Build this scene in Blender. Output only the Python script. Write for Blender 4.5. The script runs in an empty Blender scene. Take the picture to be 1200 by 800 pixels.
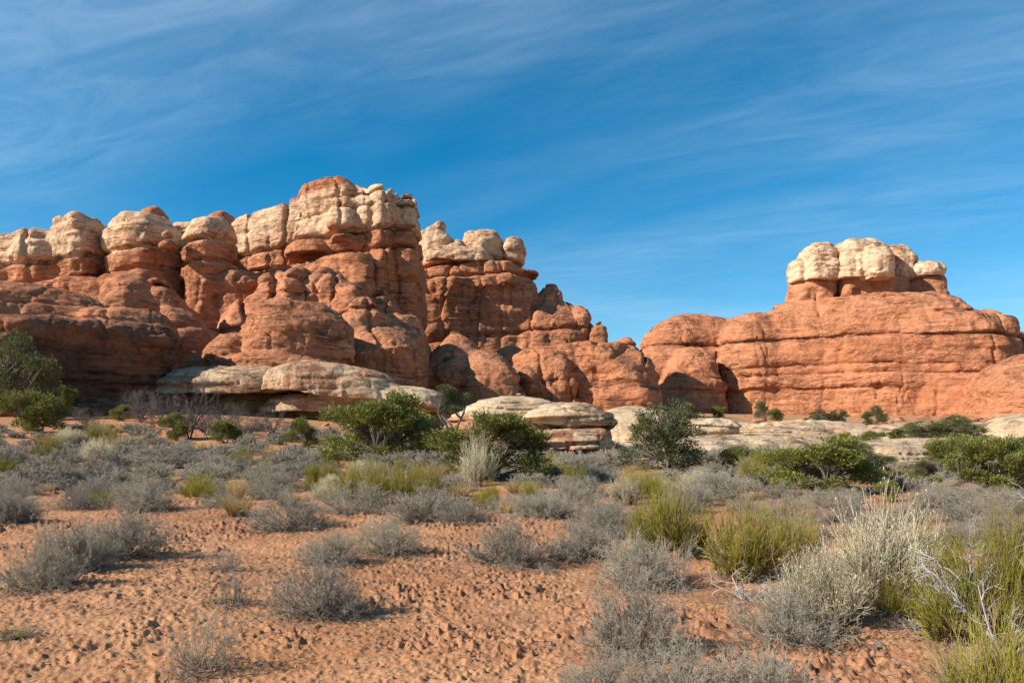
import bpy, math, random, time
from concurrent.futures import ThreadPoolExecutor
import numpy as np
from mathutils import Vector

T0 = time.time()
R = math.radians
scene = bpy.context.scene
COL = scene.collection

# ------------------------------------------------------------------ camera
F_PX, U0, V0, EYE = 942.0, 600.0, 505.0, 1.6       # focal length and horizon of the photo, in its 1200 x 800 pixels
cam_data = bpy.data.cameras.new("camera")
cam_data.sensor_width = 36.0
cam_data.lens = 36.0 * F_PX / 1200.0
cam_data.shift_y = (V0 - 400.0) / 1200.0
cam_data.clip_start, cam_data.clip_end = 0.1, 8000.0
cam = bpy.data.objects.new("camera", cam_data)
COL.objects.link(cam)
cam.location = (0, 0, EYE)
cam.rotation_euler = (R(90), 0, 0)
scene.camera = cam

# ------------------------------------------------------------------ light
SUN_EL, SUN_BACK = 33.0, 19.0                       # height of the sun; it stands to the left, a little behind the camera
to_sun = Vector((-math.cos(R(SUN_EL)) * math.cos(R(SUN_BACK)),
                 -math.cos(R(SUN_EL)) * math.sin(R(SUN_BACK)), math.sin(R(SUN_EL))))
sun_data = bpy.data.lights.new("sun", 'SUN')
sun_data.energy = 5.0
sun_data.angle = R(0.53)
sun_data.color = (1.0, 0.93, 0.83)
sun = bpy.data.objects.new("sun", sun_data)
COL.objects.link(sun)
sun.location = (-60, -20, 80)
sun.rotation_euler = to_sun.to_track_quat('Z', 'Y').to_euler()

world = bpy.data.worlds.new("World")
scene.world = world
world.use_nodes = True
nt = world.node_tree
nt.nodes.clear()


def N(tree, kind, **kw):
    n = tree.nodes.new(kind)
    for k, v in kw.items():
        if k.startswith('i_'):
            n.inputs[k[2:].replace('_', ' ')].default_value = v
        else:
            setattr(n, k, v)
    return n


def ramp(tree, stops, interp='LINEAR'):
    n = tree.nodes.new('ShaderNodeValToRGB')
    n.color_ramp.interpolation = interp
    e = n.color_ramp.elements
    while len(e) < len(stops):
        e.new(0.5)
    for el, (p, c) in zip(e, stops):
        el.position = p
        el.color = (c, c, c, 1) if isinstance(c, (int, float)) else (*c, 1)
    return n


def math_node(tree, op, a, b=None, clamp=False):
    n = tree.nodes.new('ShaderNodeMath')
    n.operation = op
    n.use_clamp = clamp
    for i, v in enumerate((a, b)):
        if v is None:
            continue
        if isinstance(v, (int, float)):
            n.inputs[i].default_value = v
        else:
            tree.links.new(v, n.inputs[i])
    return n.outputs[0]


def mix_rgb(tree, fac, a, b, mode='MIX'):
    n = tree.nodes.new('ShaderNodeMix')
    n.data_type = 'RGBA'
    n.blend_type = mode
    for sock, v in ((n.inputs['Factor'], fac), (n.inputs['A'], a), (n.inputs['B'], b)):
        if isinstance(v, (int, float)):
            sock.default_value = v
        elif isinstance(v, tuple):
            sock.default_value = (*v, 1) if len(v) == 3 else v
        else:
            tree.links.new(v, sock)
    return n.outputs['Result']


sky = N(nt, 'ShaderNodeTexSky', sky_type='NISHITA', sun_disc=False, sun_elevation=R(SUN_EL),
        sun_rotation=math.atan2(to_sun.x, to_sun.y), altitude=1500.0, air_density=1.0, dust_density=0.3, ozone_density=3.0)
hsv = N(nt, 'ShaderNodeHueSaturation', i_Saturation=1.42, i_Value=1.08, i_Hue=0.487)
nt.links.new(sky.outputs[0], hsv.inputs['Color'])
# thin cirrus high overhead: direction projected on a level sheet, streaks running away from the viewer
tc = N(nt, 'ShaderNodeTexCoord')
sep = N(nt, 'ShaderNodeSeparateXYZ')
nt.links.new(tc.outputs['Generated'], sep.inputs[0])
zc = math_node(nt, 'MAXIMUM', math_node(nt, 'ADD', sep.outputs[2], 0.06), 0.03)
comb = N(nt, 'ShaderNodeCombineXYZ')
nt.links.new(math_node(nt, 'DIVIDE', sep.outputs[0], zc), comb.inputs[0])
nt.links.new(math_node(nt, 'DIVIDE', sep.outputs[1], zc), comb.inputs[1])


def streaks(az, across, along, loc, nscale, detail, rough, dist):
    """Noise drawn out along compass direction az on the cloud sheet."""
    rt = N(nt, 'ShaderNodeVectorRotate', rotation_type='Z_AXIS')
    rt.inputs['Angle'].default_value = R(az)
    nt.links.new(comb.outputs[0], rt.inputs['Vector'])
    m = N(nt, 'ShaderNodeMapping')
    m.inputs['Scale'].default_value = (across, along, 1)
    m.inputs['Location'].default_value = loc
    nt.links.new(rt.outputs[0], m.inputs[0])
    t = N(nt, 'ShaderNodeTexNoise', i_Scale=nscale, i_Detail=detail, i_Roughness=rough, i_Distortion=dist)
    nt.links.new(m.outputs[0], t.inputs['Vector'])
    return t.outputs['Fac']


big = ramp(nt, [(0.33, 0.0), (0.68, 1.0)])
nt.links.new(streaks(-50, 0.55, 0.30, (3.1, 1.7, 0), 1.0, 3.0, 0.5, 0.4), big.inputs[0])
wisp = ramp(nt, [(0.34, 0.0), (0.74, 1.0)])
nt.links.new(streaks(-58, 2.3, 0.75, (0.4, 2.2, 0), 1.3, 9.0, 0.64, 1.3), wisp.inputs[0])
fine_w = ramp(nt, [(0.42, 0.0), (0.72, 1.0)])
nt.links.new(streaks(-64, 5.5, 1.5, (1.4, 0.2, 0), 1.2, 10.0, 0.68, 1.6), fine_w.inputs[0])
cloud = math_node(nt, 'MULTIPLY', big.outputs[0], math_node(nt, 'ADD', math_node(nt, 'MULTIPLY', wisp.outputs[0], 0.7), math_node(nt, 'MULTIPLY', fine_w.outputs[0], 0.5)))
cloud = math_node(nt, 'MULTIPLY', math_node(nt, 'ADD', cloud, math_node(nt, 'MULTIPLY', big.outputs[0], 0.40)), 0.28, True)
sky_mix = mix_rgb(nt, cloud, hsv.outputs[0], (5.0, 6.6, 7.8))
bg = N(nt, 'ShaderNodeBackground', i_Strength=0.085)
nt.links.new(sky_mix, bg.inputs[0])
wo = N(nt, 'ShaderNodeOutputWorld')
nt.links.new(bg.outputs[0], wo.inputs[0])

vs = scene.view_settings
vs.view_transform = 'Standard'
vs.look = 'None'
vs.exposure = 0.66
vs.gamma = 1.0
vs.use_curve_mapping = False
scene.cycles.max_bounces = 5
scene.cycles.diffuse_bounces = 2
scene.cycles.glossy_bounces = 1
scene.cycles.use_denoising = True

# ------------------------------------------------------------------ numbers: noise, pixels, meshes
_tab = np.random.RandomState(7).rand(65536).astype(np.float32)


def _hash(ix, iy, iz, seed):
    h = (ix * 73856093) ^ (iy * 19349663) ^ (iz * 83492791) ^ (seed * 2654435)
    h = (h ^ (h >> 13)) * 1274126177
    return _tab[((h >> 8) ^ h) & 65535]


def vnoise(x, y, z=None, seed=0):
    """Value noise in -1..1."""
    x = np.asarray(x, np.float32)
    y = np.asarray(y, np.float32)
    fx, fy = np.floor(x), np.floor(y)
    ix, iy = fx.astype(np.int64), fy.astype(np.int64)
    tx, ty = x - fx, y - fy
    tx, ty = tx * tx * (3 - 2 * tx), ty * ty * (3 - 2 * ty)
    if z is None:
        c = [_hash(ix + a, iy + b, 0, seed) for b in (0, 1) for a in (0, 1)]
        v = (c[0] * (1 - tx) + c[1] * tx) * (1 - ty) + (c[2] * (1 - tx) + c[3] * tx) * ty
        return v * 2 - 1
    z = np.asarray(z, np.float32)
    fz = np.floor(z)
    iz = fz.astype(np.int64)
    tz = z - fz
    tz = tz * tz * (3 - 2 * tz)
    v = 0
    for k in (0, 1):
        c = [_hash(ix + a, iy + b, iz + k, seed) for b in (0, 1) for a in (0, 1)]
        p = (c[0] * (1 - tx) + c[1] * tx) * (1 - ty) + (c[2] * (1 - tx) + c[3] * tx) * ty
        v = v + p * (tz if k else 1 - tz)
    return v * 2 - 1


def fbm(x, y, z=None, octaves=4, gain=0.5, seed=0):
    v, a, s = 0, 1.0, 1.0
    for o in range(octaves):
        v = v + a * vnoise(x * s, y * s, None if z is None else z * s, seed + o * 17)
        a *= gain
        s *= 2.03
    return v


def smooth(a, b, x):
    t = np.clip((x - a) / (b - a), 0, 1)
    return t * t * (3 - 2 * t)


def px(u, v, Y):
    """The point that the photo shows at pixel (u, v), Y metres ahead."""
    return ((u - U0) / F_PX * Y, Y, EYE + (V0 - v) / F_PX * Y)


def mesh_from(name, verts, faces, attrs=None, smooth_shade=True, mat=None, mats=None, mat_index=None):
    """faces: int array (n, 3) or (n, 4), or a list of such arrays."""
    if not isinstance(faces, list):
        faces = [faces]
    faces = [np.asarray(f, np.int32) for f in faces if len(f)]
    me = bpy.data.meshes.new(name)
    verts = np.ascontiguousarray(verts, np.float32)
    me.vertices.add(len(verts))
    me.vertices.foreach_set('co', verts.ravel())
    nl = sum(f.size for f in faces)
    nf = sum(len(f) for f in faces)
    me.loops.add(nl)
    me.polygons.add(nf)
    me.loops.foreach_set('vertex_index', np.concatenate([f.ravel() for f in faces]))
    tot = np.concatenate([np.full(len(f), f.shape[1], np.int32) for f in faces])
    me.polygons.foreach_set('loop_start', np.concatenate([[0], np.cumsum(tot)[:-1]]).astype(np.int32))
    me.polygons.foreach_set('use_smooth', np.full(nf, smooth_shade))
    for m in (mats or ([mat] if mat else [])):
        me.materials.append(m)
    if mat_index is not None:
        me.polygons.foreach_set('material_index', np.asarray(mat_index, np.int32))
    for k, v in (attrs or {}).items():
        at = me.attributes.new(k, 'FLOAT', 'POINT')
        at.data.foreach_set('value', np.ascontiguousarray(v, np.float32))
    me.update()
    me.validate()
    return me


def link(name, me, parent=None, loc=None):
    o = bpy.data.objects.new(name, me)
    COL.objects.link(o)
    if parent is not None:
        o.parent = parent
    if loc is not None:
        o.location = loc
    return o


def tag(o, label=None, cat=None, group=None, kind=None):
    for k, v in (('label', label), ('category', cat), ('group', group), ('kind', kind)):
        if v:
            o[k] = v
    return o


def empty(name, loc=(0, 0, 0)):
    o = bpy.data.objects.new(name, None)
    o.empty_display_size = 0.3
    COL.objects.link(o)
    o.location = loc
    return o


# ------------------------------------------------------------------ materials
def new_mat(name):
    m = bpy.data.materials.new(name)
    m.use_nodes = True
    t = m.node_tree
    return m, t, t.nodes['Principled BSDF']


def tex_noise(t, vec, scale, detail=4.0, rough=0.55, dist=0.0):
    n = N(t, 'ShaderNodeTexNoise', i_Scale=scale, i_Detail=detail, i_Roughness=rough, i_Distortion=dist)
    t.links.new(vec, n.inputs['Vector'])
    return n.outputs['Fac']


def mapped(t, vec, scale=(1, 1, 1), rot=(0, 0, 0), loc=(0, 0, 0)):
    m = N(t, 'ShaderNodeMapping')
    m.inputs['Scale'].default_value = scale
    m.inputs['Rotation'].default_value = rot
    m.inputs['Location'].default_value = loc
    t.links.new(vec, m.inputs[0])
    return m.outputs[0]


def stepped(t, sock, a, b, lo=0.0, hi=1.0):
    r = ramp(t, [(a, lo), (b, hi)])
    t.links.new(sock, r.inputs[0])
    return r.outputs[0]


def attr(t, name):
    return N(t, 'ShaderNodeAttribute', attribute_name=name).outputs['Fac']


def rock_material(name, red_a, red_b, cream_a, cream_b, fine=1.0):
    """Sandstone in level beds: red beds and cream beds, thin pale seams, dark varnished streaks running down steep faces."""
    m, t, b = new_mat(name)
    geo = N(t, 'ShaderNodeNewGeometry')
    pos = geo.outputs['Position']
    warp = N(t, 'ShaderNodeVectorMath', operation='MULTIPLY_ADD')
    wn = N(t, 'ShaderNodeTexNoise', i_Scale=0.08, i_Detail=3.0)
    t.links.new(pos, wn.inputs['Vector'])
    t.links.new(wn.outputs['Color'], warp.inputs[0])
    warp.inputs[1].default_value = (2.5, 2.5, 2.5)
    t.links.new(pos, warp.inputs[2])
    wp = warp.outputs[0]
    beds = tex_noise(t, mapped(t, wp, (0.03, 0.03, 0.42)), 1.0, 5.0, 0.6)
    thin = tex_noise(t, mapped(t, wp, (0.05, 0.05, 2.6)), 1.0, 4.0, 0.6)
    blotch = tex_noise(t, pos, 0.11, 5.0, 0.6, 0.6)
    grain = tex_noise(t, pos, 1.6 * fine, 6.0, 0.7)
    red = mix_rgb(t, stepped(t, beds, 0.30, 0.70), red_a, red_b)
    red = mix_rgb(t, math_node(t, 'MULTIPLY', stepped(t, blotch, 0.52, 0.72), 0.5), red, (0.42, 0.165, 0.08))
    red = mix_rgb(t, math_node(t, 'MULTIPLY', stepped(t, thin, 0.60, 0.70), 0.40), red, (0.53, 0.31, 0.19))
    red = mix_rgb(t, math_node(t, 'MULTIPLY', stepped(t, thin, 0.42, 0.32), 0.30), red, (0.22, 0.085, 0.05))
    cream = mix_rgb(t, stepped(t, blotch, 0.35, 0.66), cream_a, cream_b)
    cream = mix_rgb(t, math_node(t, 'MULTIPLY', stepped(t, thin, 0.58, 0.68), 0.35), cream, (0.40, 0.20, 0.115))
    cream = mix_rgb(t, math_node(t, 'MULTIPLY', stepped(t, math_node(t, 'SUBTRACT', attr(t, 'cream'), 0.5), 0.5, 0.8), 0.75), cream, (0.76, 0.60, 0.41))
    cr = math_node(t, 'ADD', attr(t, 'cream'), math_node(t, 'MULTIPLY', math_node(t, 'SUBTRACT', beds, 0.5), 1.2))
    wash = tex_noise(t, mapped(t, pos, (0.7, 0.7, 0.06), loc=(2, 5, 8)), 1.0, 4.0, 0.6, 0.3)
    cr = math_node(t, 'SUBTRACT', cr, math_node(t, 'MULTIPLY', stepped(t, wash, 0.48, 0.68), 0.34))
    cr = math_node(t, 'ADD', cr, math_node(t, 'MULTIPLY', math_node(t, 'SUBTRACT', grain, 0.5), 0.45))
    col = mix_rgb(t, stepped(t, cr, 0.38, 0.66), red, cream)
    # varnish and wash streaks
    sepn = N(t, 'ShaderNodeSeparateXYZ')
    t.links.new(geo.outputs['Normal'], sepn.inputs[0])
    steep = stepped(t, math_node(t, 'ABSOLUTE', sepn.outputs[2]), 0.55, 0.2)
    st1 = tex_noise(t, mapped(t, pos, (0.55, 0.55, 0.035)), 1.0, 6.0, 0.62, 0.3)
    st2 = tex_noise(t, mapped(t, pos, (0.9, 0.9, 0.03), loc=(31, 7, 3)), 1.0, 5.0, 0.6, 0.2)
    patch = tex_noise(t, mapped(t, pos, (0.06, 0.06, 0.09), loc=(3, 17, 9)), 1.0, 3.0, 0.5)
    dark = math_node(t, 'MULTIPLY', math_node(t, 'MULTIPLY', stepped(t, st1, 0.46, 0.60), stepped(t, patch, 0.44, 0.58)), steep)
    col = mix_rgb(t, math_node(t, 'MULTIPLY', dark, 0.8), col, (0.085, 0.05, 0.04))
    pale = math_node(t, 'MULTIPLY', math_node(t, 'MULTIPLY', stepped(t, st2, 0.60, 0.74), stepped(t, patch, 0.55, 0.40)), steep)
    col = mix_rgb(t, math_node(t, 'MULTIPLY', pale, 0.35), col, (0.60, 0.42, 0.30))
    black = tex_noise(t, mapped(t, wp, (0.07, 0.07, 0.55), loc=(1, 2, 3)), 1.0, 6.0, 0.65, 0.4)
    col = mix_rgb(t, math_node(t, 'MULTIPLY', attr(t, 'varnish'), stepped(t, black, 0.34, 0.58, 0.35, 0.9)), col, (0.085, 0.045, 0.034))  # black varnish bands, with some shade painted into the same colour
    # grain
    area = stepped(t, tex_noise(t, mapped(t, pos, (0.09, 0.09, 0.14), loc=(9, 1, 4)), 1.0, 3.0, 0.55), 0.40, 0.60, 0.35, 1.0)
    col = mix_rgb(t, area, col, mix_rgb(t, stepped(t, grain, 0.28, 0.72), (0.66, 0.62, 0.59), (1.40, 1.40, 1.40)), 'MULTIPLY')
    mid = tex_noise(t, mapped(t, pos, (0.5, 0.5, 0.9)), 1.0, 4.0, 0.65, 0.4)
    col = mix_rgb(t, 1.0, col, mix_rgb(t, stepped(t, mid, 0.30, 0.70), (0.82, 0.78, 0.76), (1.22, 1.22, 1.22)), 'MULTIPLY')
    lev = tex_noise(t, mapped(t, wp, (0.055, 0.055, 0.75), loc=(5, 9, 2)), 1.0, 6.0, 0.62)
    seam = math_node(t, 'MULTIPLY', stepped(t, math_node(t, 'ABSOLUTE', math_node(t, 'SUBTRACT', lev, 0.5)), 0.0, 0.010, 1.0, 0.0), stepped(t, blotch, 0.46, 0.60))
    col = mix_rgb(t, math_node(t, 'MULTIPLY', seam, 0.35), col, (0.13, 0.06, 0.04))
    t.links.new(col, b.inputs['Base Color'])
    b.inputs['Roughness'].default_value = 0.95
    b.inputs['Specular IOR Level'].default_value = 0.12
    h = math_node(t, 'ADD', math_node(t, 'MULTIPLY', grain, 0.6), math_node(t, 'MULTIPLY', thin, 0.35))
    chunk = tex_noise(t, mapped(t, wp, (0.45, 0.45, 0.8)), 1.0, 3.0, 0.6, 0.5)
    h = math_node(t, 'ADD', h, math_node(t, 'MULTIPLY', chunk, 0.9))
    h = math_node(t, 'ADD', h, math_node(t, 'MULTIPLY', st1, 0.25))
    h = math_node(t, 'SUBTRACT', h, math_node(t, 'MULTIPLY', seam, 0.5))
    h = math_node(t, 'ADD', h, math_node(t, 'MULTIPLY', mid, 0.6))
    h = math_node(t, 'MULTIPLY', h, area)
    bp = N(t, 'ShaderNodeBump', i_Strength=1.0, i_Distance=0.95 / fine)
    t.links.new(h, bp.inputs['Height'])
    t.links.new(bp.outputs[0], b.inputs['Normal'])
    return m


ROCK = rock_material('red and cream sandstone', (0.46, 0.178, 0.080), (0.58, 0.268, 0.138), (0.65, 0.455, 0.29), (0.56, 0.315, 0.18))
NEAR_ROCK = rock_material('pale slickrock', (0.40, 0.18, 0.095), (0.48, 0.25, 0.14), (0.56, 0.43, 0.275), (0.48, 0.33, 0.20), 2.2)


def simple_mat(name, dark, light, rough=0.85, tint=None, trans=0.0, scale=9.0):
    """Colour runs from dark to light along the attribute 'age' (old wood to young tips) with a little noise per plant."""
    m, t, b = new_mat(name)
    oi = N(t, 'ShaderNodeObjectInfo')
    tcn = N(t, 'ShaderNodeTexCoord')
    a = attr(t, 'age')
    n = tex_noise(t, tcn.outputs['Object'], scale, 3.0)
    f = math_node(t, 'ADD', a, math_node(t, 'MULTIPLY', math_node(t, 'SUBTRACT', n, 0.5), 0.7), True)
    col = mix_rgb(t, f, dark, light)
    if tint:
        col = mix_rgb(t, math_node(t, 'MULTIPLY', oi.outputs['Random'], 0.55), col, tint)
    vary = N(t, 'ShaderNodeHueSaturation')
    t.links.new(col, vary.inputs['Color'])
    t.links.new(math_node(t, 'ADD', math_node(t, 'MULTIPLY', oi.outputs['Random'], 0.35), 0.82), vary.inputs['Value'])
    t.links.new(vary.outputs[0], b.inputs['Base Color'])
    b.inputs['Roughness'].default_value = rough
    b.inputs['Specular IOR Level'].default_value = 0.2
    if trans:
        out = t.nodes['Material Output']
        tr = N(t, 'ShaderNodeBsdfTranslucent')
        t.links.new(vary.outputs[0], tr.inputs[0])
        mx = N(t, 'ShaderNodeMixShader', i_Fac=trans)
        t.links.new(b.outputs[0], mx.inputs[1])
        t.links.new(tr.outputs[0], mx.inputs[2])
        t.links.new(mx.outputs[0], out.inputs[0])
    return m


# ------------------------------------------------------------------ rocks: a distance field of rounded, bedded masses, meshed
class Lobe:
    """A rounded mass: superellipse in plan, width scaled by a height profile, rounded shoulder. Pixel extents at distance Y."""

    def __init__(s, u0, u1, vt, vb, Y, b=None, n=2.6, kx=0.6, kz=0.45, prof=None, yaw=0.0, tilt=0.0):
        Ye = Y - (b or 0) * (1 - min(kx, 1)) * 0.8          # the shoulder that shows stands a little before the middle
        x0, _, zt = px(u0, vt, Ye)
        x1, _, zb = px(u1, vb, Ye)
        s.cx, s.cy, s.a = (x0 + x1) / 2 * (0.5 + 0.5 * Y / Ye), Y, (x1 - x0) / 2
        s.zt, s.zb = zt, zb
        s.b = s.a if b is None else b
        s.n, s.yaw, s.tilt = n, R(yaw), tilt
        if yaw and abs(yaw) > 5 and n > 3.3:                # a turned block keeps its width as seen from the front
            s.a = max((s.a - 0.85 * s.b * abs(math.sin(s.yaw))) / math.cos(s.yaw), s.a * 0.35)
        m = min(s.a, s.b)
        s.kx, s.kz = max(kx * m, 0.05), max(kz * (zt - zb), 0.05)
        s.prof = prof or [(0, 1.08), (1, 1.0)]
        s.smax = max(p[1] for p in s.prof)

    def bounds(s, mg):
        r = max(s.a, s.b) if s.yaw else None
        rx, ry = (r or s.a) * s.smax * 1.05 + mg, (r or s.b) * s.smax * 1.05 + mg
        return (s.cx - rx, s.cx + rx, s.cy - ry, s.cy + ry, s.zb - mg, s.zt + mg + abs(s.tilt) * s.a)

    def dist(s, x, y, z):
        c, q = math.cos(s.yaw), math.sin(s.yaw)
        dx, dy = x - s.cx, y - s.cy
        xr, yr = dx * c + dy * q, -dx * q + dy * c
        zz = z - s.tilt * xr
        t = (zz - s.zb) / (s.zt - s.zb)
        sc = np.interp(t, [p[0] for p in s.prof], [p[1] for p in s.prof]).astype(np.float32)
        qq = (np.abs(xr / s.a) ** s.n + np.abs(yr / s.b) ** s.n + 1e-9) ** (1 / s.n)
        d1 = (qq - sc) * min(s.a, s.b)
        e1 = (d1 + s.kx) / s.kx
        e2 = (zz - s.zt + s.kz) / s.kz
        d = (np.hypot(np.maximum(e1, 0), np.maximum(e2, 0)) + np.minimum(np.maximum(e1, e2), 0) - 1) * min(s.kx, s.kz)
        return np.maximum(d, (s.zb - zz) * 0.8)


def surface_nets(F, o, h):
    s = F < 0
    nx, ny, nz = F.shape
    cnt = np.zeros((nx - 1, ny - 1, nz - 1), np.int8)
    for i in (0, 1):
        for j in (0, 1):
            for k in (0, 1):
                cnt += s[i:nx - 1 + i, j:ny - 1 + j, k:nz - 1 + k]
    cell = np.argwhere((cnt > 0) & (cnt < 8))
    idx = np.full(cnt.shape, -1, np.int32)
    idx[cell[:, 0], cell[:, 1], cell[:, 2]] = np.arange(len(cell))
    acc = np.zeros((len(cell), 3), np.float32)
    num = np.zeros(len(cell), np.float32)
    cs = [(i, j, k) for i in (0, 1) for j in (0, 1) for k in (0, 1)]
    for a in cs:
        for ax in range(3):
            if a[ax]:
                continue
            b = list(a)
            b[ax] = 1
            fa = F[cell[:, 0] + a[0], cell[:, 1] + a[1], cell[:, 2] + a[2]]
            fb = F[cell[:, 0] + b[0], cell[:, 1] + b[1], cell[:, 2] + b[2]]
            cr = (fa < 0) != (fb < 0)
            t = np.where(cr, fa / np.where(cr, fa - fb, 1), 0)
            p = np.zeros((len(cell), 3), np.float32)
            for q in range(3):
                p[:, q] = a[q]
            p[:, ax] = t
            acc += p * cr[:, None]
            num += cr
    verts = (cell + acc / num[:, None]) * h + np.asarray(o)
    quads = []
    for ax in range(3):
        sl0 = [slice(None)] * 3
        sl1 = [slice(None)] * 3
        sl0[ax], sl1[ax] = slice(0, -1), slice(1, None)
        s0, s1 = s[tuple(sl0)], s[tuple(sl1)]
        e = np.argwhere(s0 != s1)
        b, c = (ax + 1) % 3, (ax + 2) % 3
        ok = (e[:, b] > 0) & (e[:, c] > 0) & (e[:, b] < F.shape[b] - 1) & (e[:, c] < F.shape[c] - 1)
        e = e[ok]
        inside = s0[e[:, 0], e[:, 1], e[:, 2]]

        def at(db, dc):
            q = e.copy()
            q[:, b] += db
            q[:, c] += dc
            return idx[q[:, 0], q[:, 1], q[:, 2]]
        f = np.stack([at(-1, -1), at(0, -1), at(0, 0), at(-1, 0)], 1)
        f[~inside] = f[~inside][:, ::-1]
        quads.append(f)
    return verts.astype(np.float32), np.concatenate(quads)


def vert_normals(v, f):
    n = np.cross(v[f[:, 2]] - v[f[:, 0]], v[f[:, 3]] - v[f[:, 1]])
    vn = np.zeros_like(v)
    for k in range(4):
        for c in range(3):
            vn[:, c] += np.bincount(f[:, k], n[:, c], len(v))
    return vn / (np.linalg.norm(vn, axis=1, keepdims=True) + 1e-9)


def facets(x, y, z, seed):
    """Angular blocks: every point takes the tilt and offset of the nearest of scattered cell centres."""
    ix, iy, iz = (np.floor(q).astype(np.int64) for q in (x, y, z))
    best = np.full(x.shape, 9.0, np.float32)
    out = np.zeros(x.shape, np.float32)
    for a in (-1, 0, 1):
        for b in (-1, 0, 1):
            for c in (-1, 0, 1):
                jx, jy, jz = ix + a, iy + b, iz + c
                dx = x - (jx + 0.15 + 0.7 * _hash(jx, jy, jz, seed))
                dy = y - (jy + 0.15 + 0.7 * _hash(jx, jy, jz, seed + 1))
                dz = z - (jz + 0.15 + 0.7 * _hash(jx, jy, jz, seed + 2))
                d = dx * dx + dy * dy + dz * dz
                w = d < best
                val = (_hash(jx, jy, jz, seed + 3) * 2 - 1) + 1.1 * (dx * (_hash(jx, jy, jz, seed + 4) * 2 - 1) + dy * (_hash(jx, jy, jz, seed + 5) * 2 - 1)
                                                                   + dz * (_hash(jx, jy, jz, seed + 6) * 2 - 1))
                out = np.where(w, val, out)
                best = np.where(w, d, best)
    return out


class Beds:
    """Bedding shared by the masses of one formation: level layers that stand out or weather back, with notches between them."""

    def __init__(s, seed, z0, z1, tmin, tmax, dip=0.0, x0=0.0, planes=(), width=0.38):
        r = random.Random(seed)
        zs = [z0]
        while zs[-1] < z1:
            zs.append(zs[-1] + r.uniform(tmin, tmax) * (1.0 if r.random() < 0.7 else 0.5))
        for p in planes:                                    # forced planes replace their close neighbours
            zs = [q for q in zs if abs(q - p) > tmin * 0.7] + [p]
        s.z = np.array(sorted(zs), np.float32)
        s.width = width
        s.off = np.array([r.uniform(-1, 1) for _ in s.z], np.float32)
        s.notch = np.array([r.uniform(0.3, 1.0) for _ in s.z], np.float32)
        for p in planes:
            s.notch[np.argmin(np.abs(s.z - p))] = 1.6
        s.forced = np.array([any(abs(q - pl) < 1e-3 for pl in planes) for q in s.z], np.float32)
        s.dip, s.x0, s.seed = dip, x0, seed

    def field(s, x, y, z, off_amp, notch_amp, sharp=7.0):
        w = 0.5 * vnoise(x * 0.06, y * 0.06, None, s.seed + 3) + 0.2 * vnoise(x * 0.25, y * 0.25, None, s.seed + 4)
        zw = z - s.dip * (x - s.x0) + w
        i = np.clip(np.searchsorted(s.z, zw) - 1, 0, len(s.z) - 2)
        lo, hi = s.z[i], s.z[i + 1]
        fr = np.clip((zw - lo) / (hi - lo), 0, 1)
        low = fr < 0.5
        n = np.where(low, s.notch[i], s.notch[i + 1])
        along = smooth(-0.35, 0.45, vnoise(x * 0.11 + np.where(fr < 0.5, i, i + 1) * 7.3, y * 0.11, None, s.seed + 9))
        along = np.maximum(along, np.where(low, s.forced[i], s.forced[i + 1]))
        gap = np.where(low, fr, 1 - fr) * (hi - lo)
        edge = 0.75 * np.exp(-(gap / s.width) ** 2) + 0.18 * np.abs(2 * fr - 1) ** sharp
        blend = np.where(fr < 0.25, 0.5 + 2 * fr, 1.0)
        prev = s.off[np.maximum(i - 1, 0)]
        off = s.off[i] * blend + prev * (1 - blend)
        # each bed is broken by joints into blocks that stand out or back
        bw = (hi - lo) * 1.7 + 1.2
        q = (x * 0.93 + y * 0.37 + 0.8 * vnoise(x * 0.2, z * 0.35, y * 0.2, s.seed + 13)) / bw + i * 0.37
        cell = np.floor(q).astype(np.int64)
        fq = q - cell
        hb = _hash(cell, i.astype(np.int64), 5, s.seed) * 2 - 1
        gate = _hash(cell, i.astype(np.int64), 9, s.seed)
        joint = np.abs(2 * fq - 1) ** 26 * (gate > 0.35)
        rough_zone = smooth(-0.2, 0.35, vnoise(x * 0.06, y * 0.06, z * 0.08, s.seed + 15))
        return (off * off_amp * (0.4 + 0.6 * along) + edge * n * notch_amp * (0.12 + 0.88 * along)
                + rough_zone * (hb * off_amp * 0.5 + joint * notch_amp * 0.6))


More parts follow.
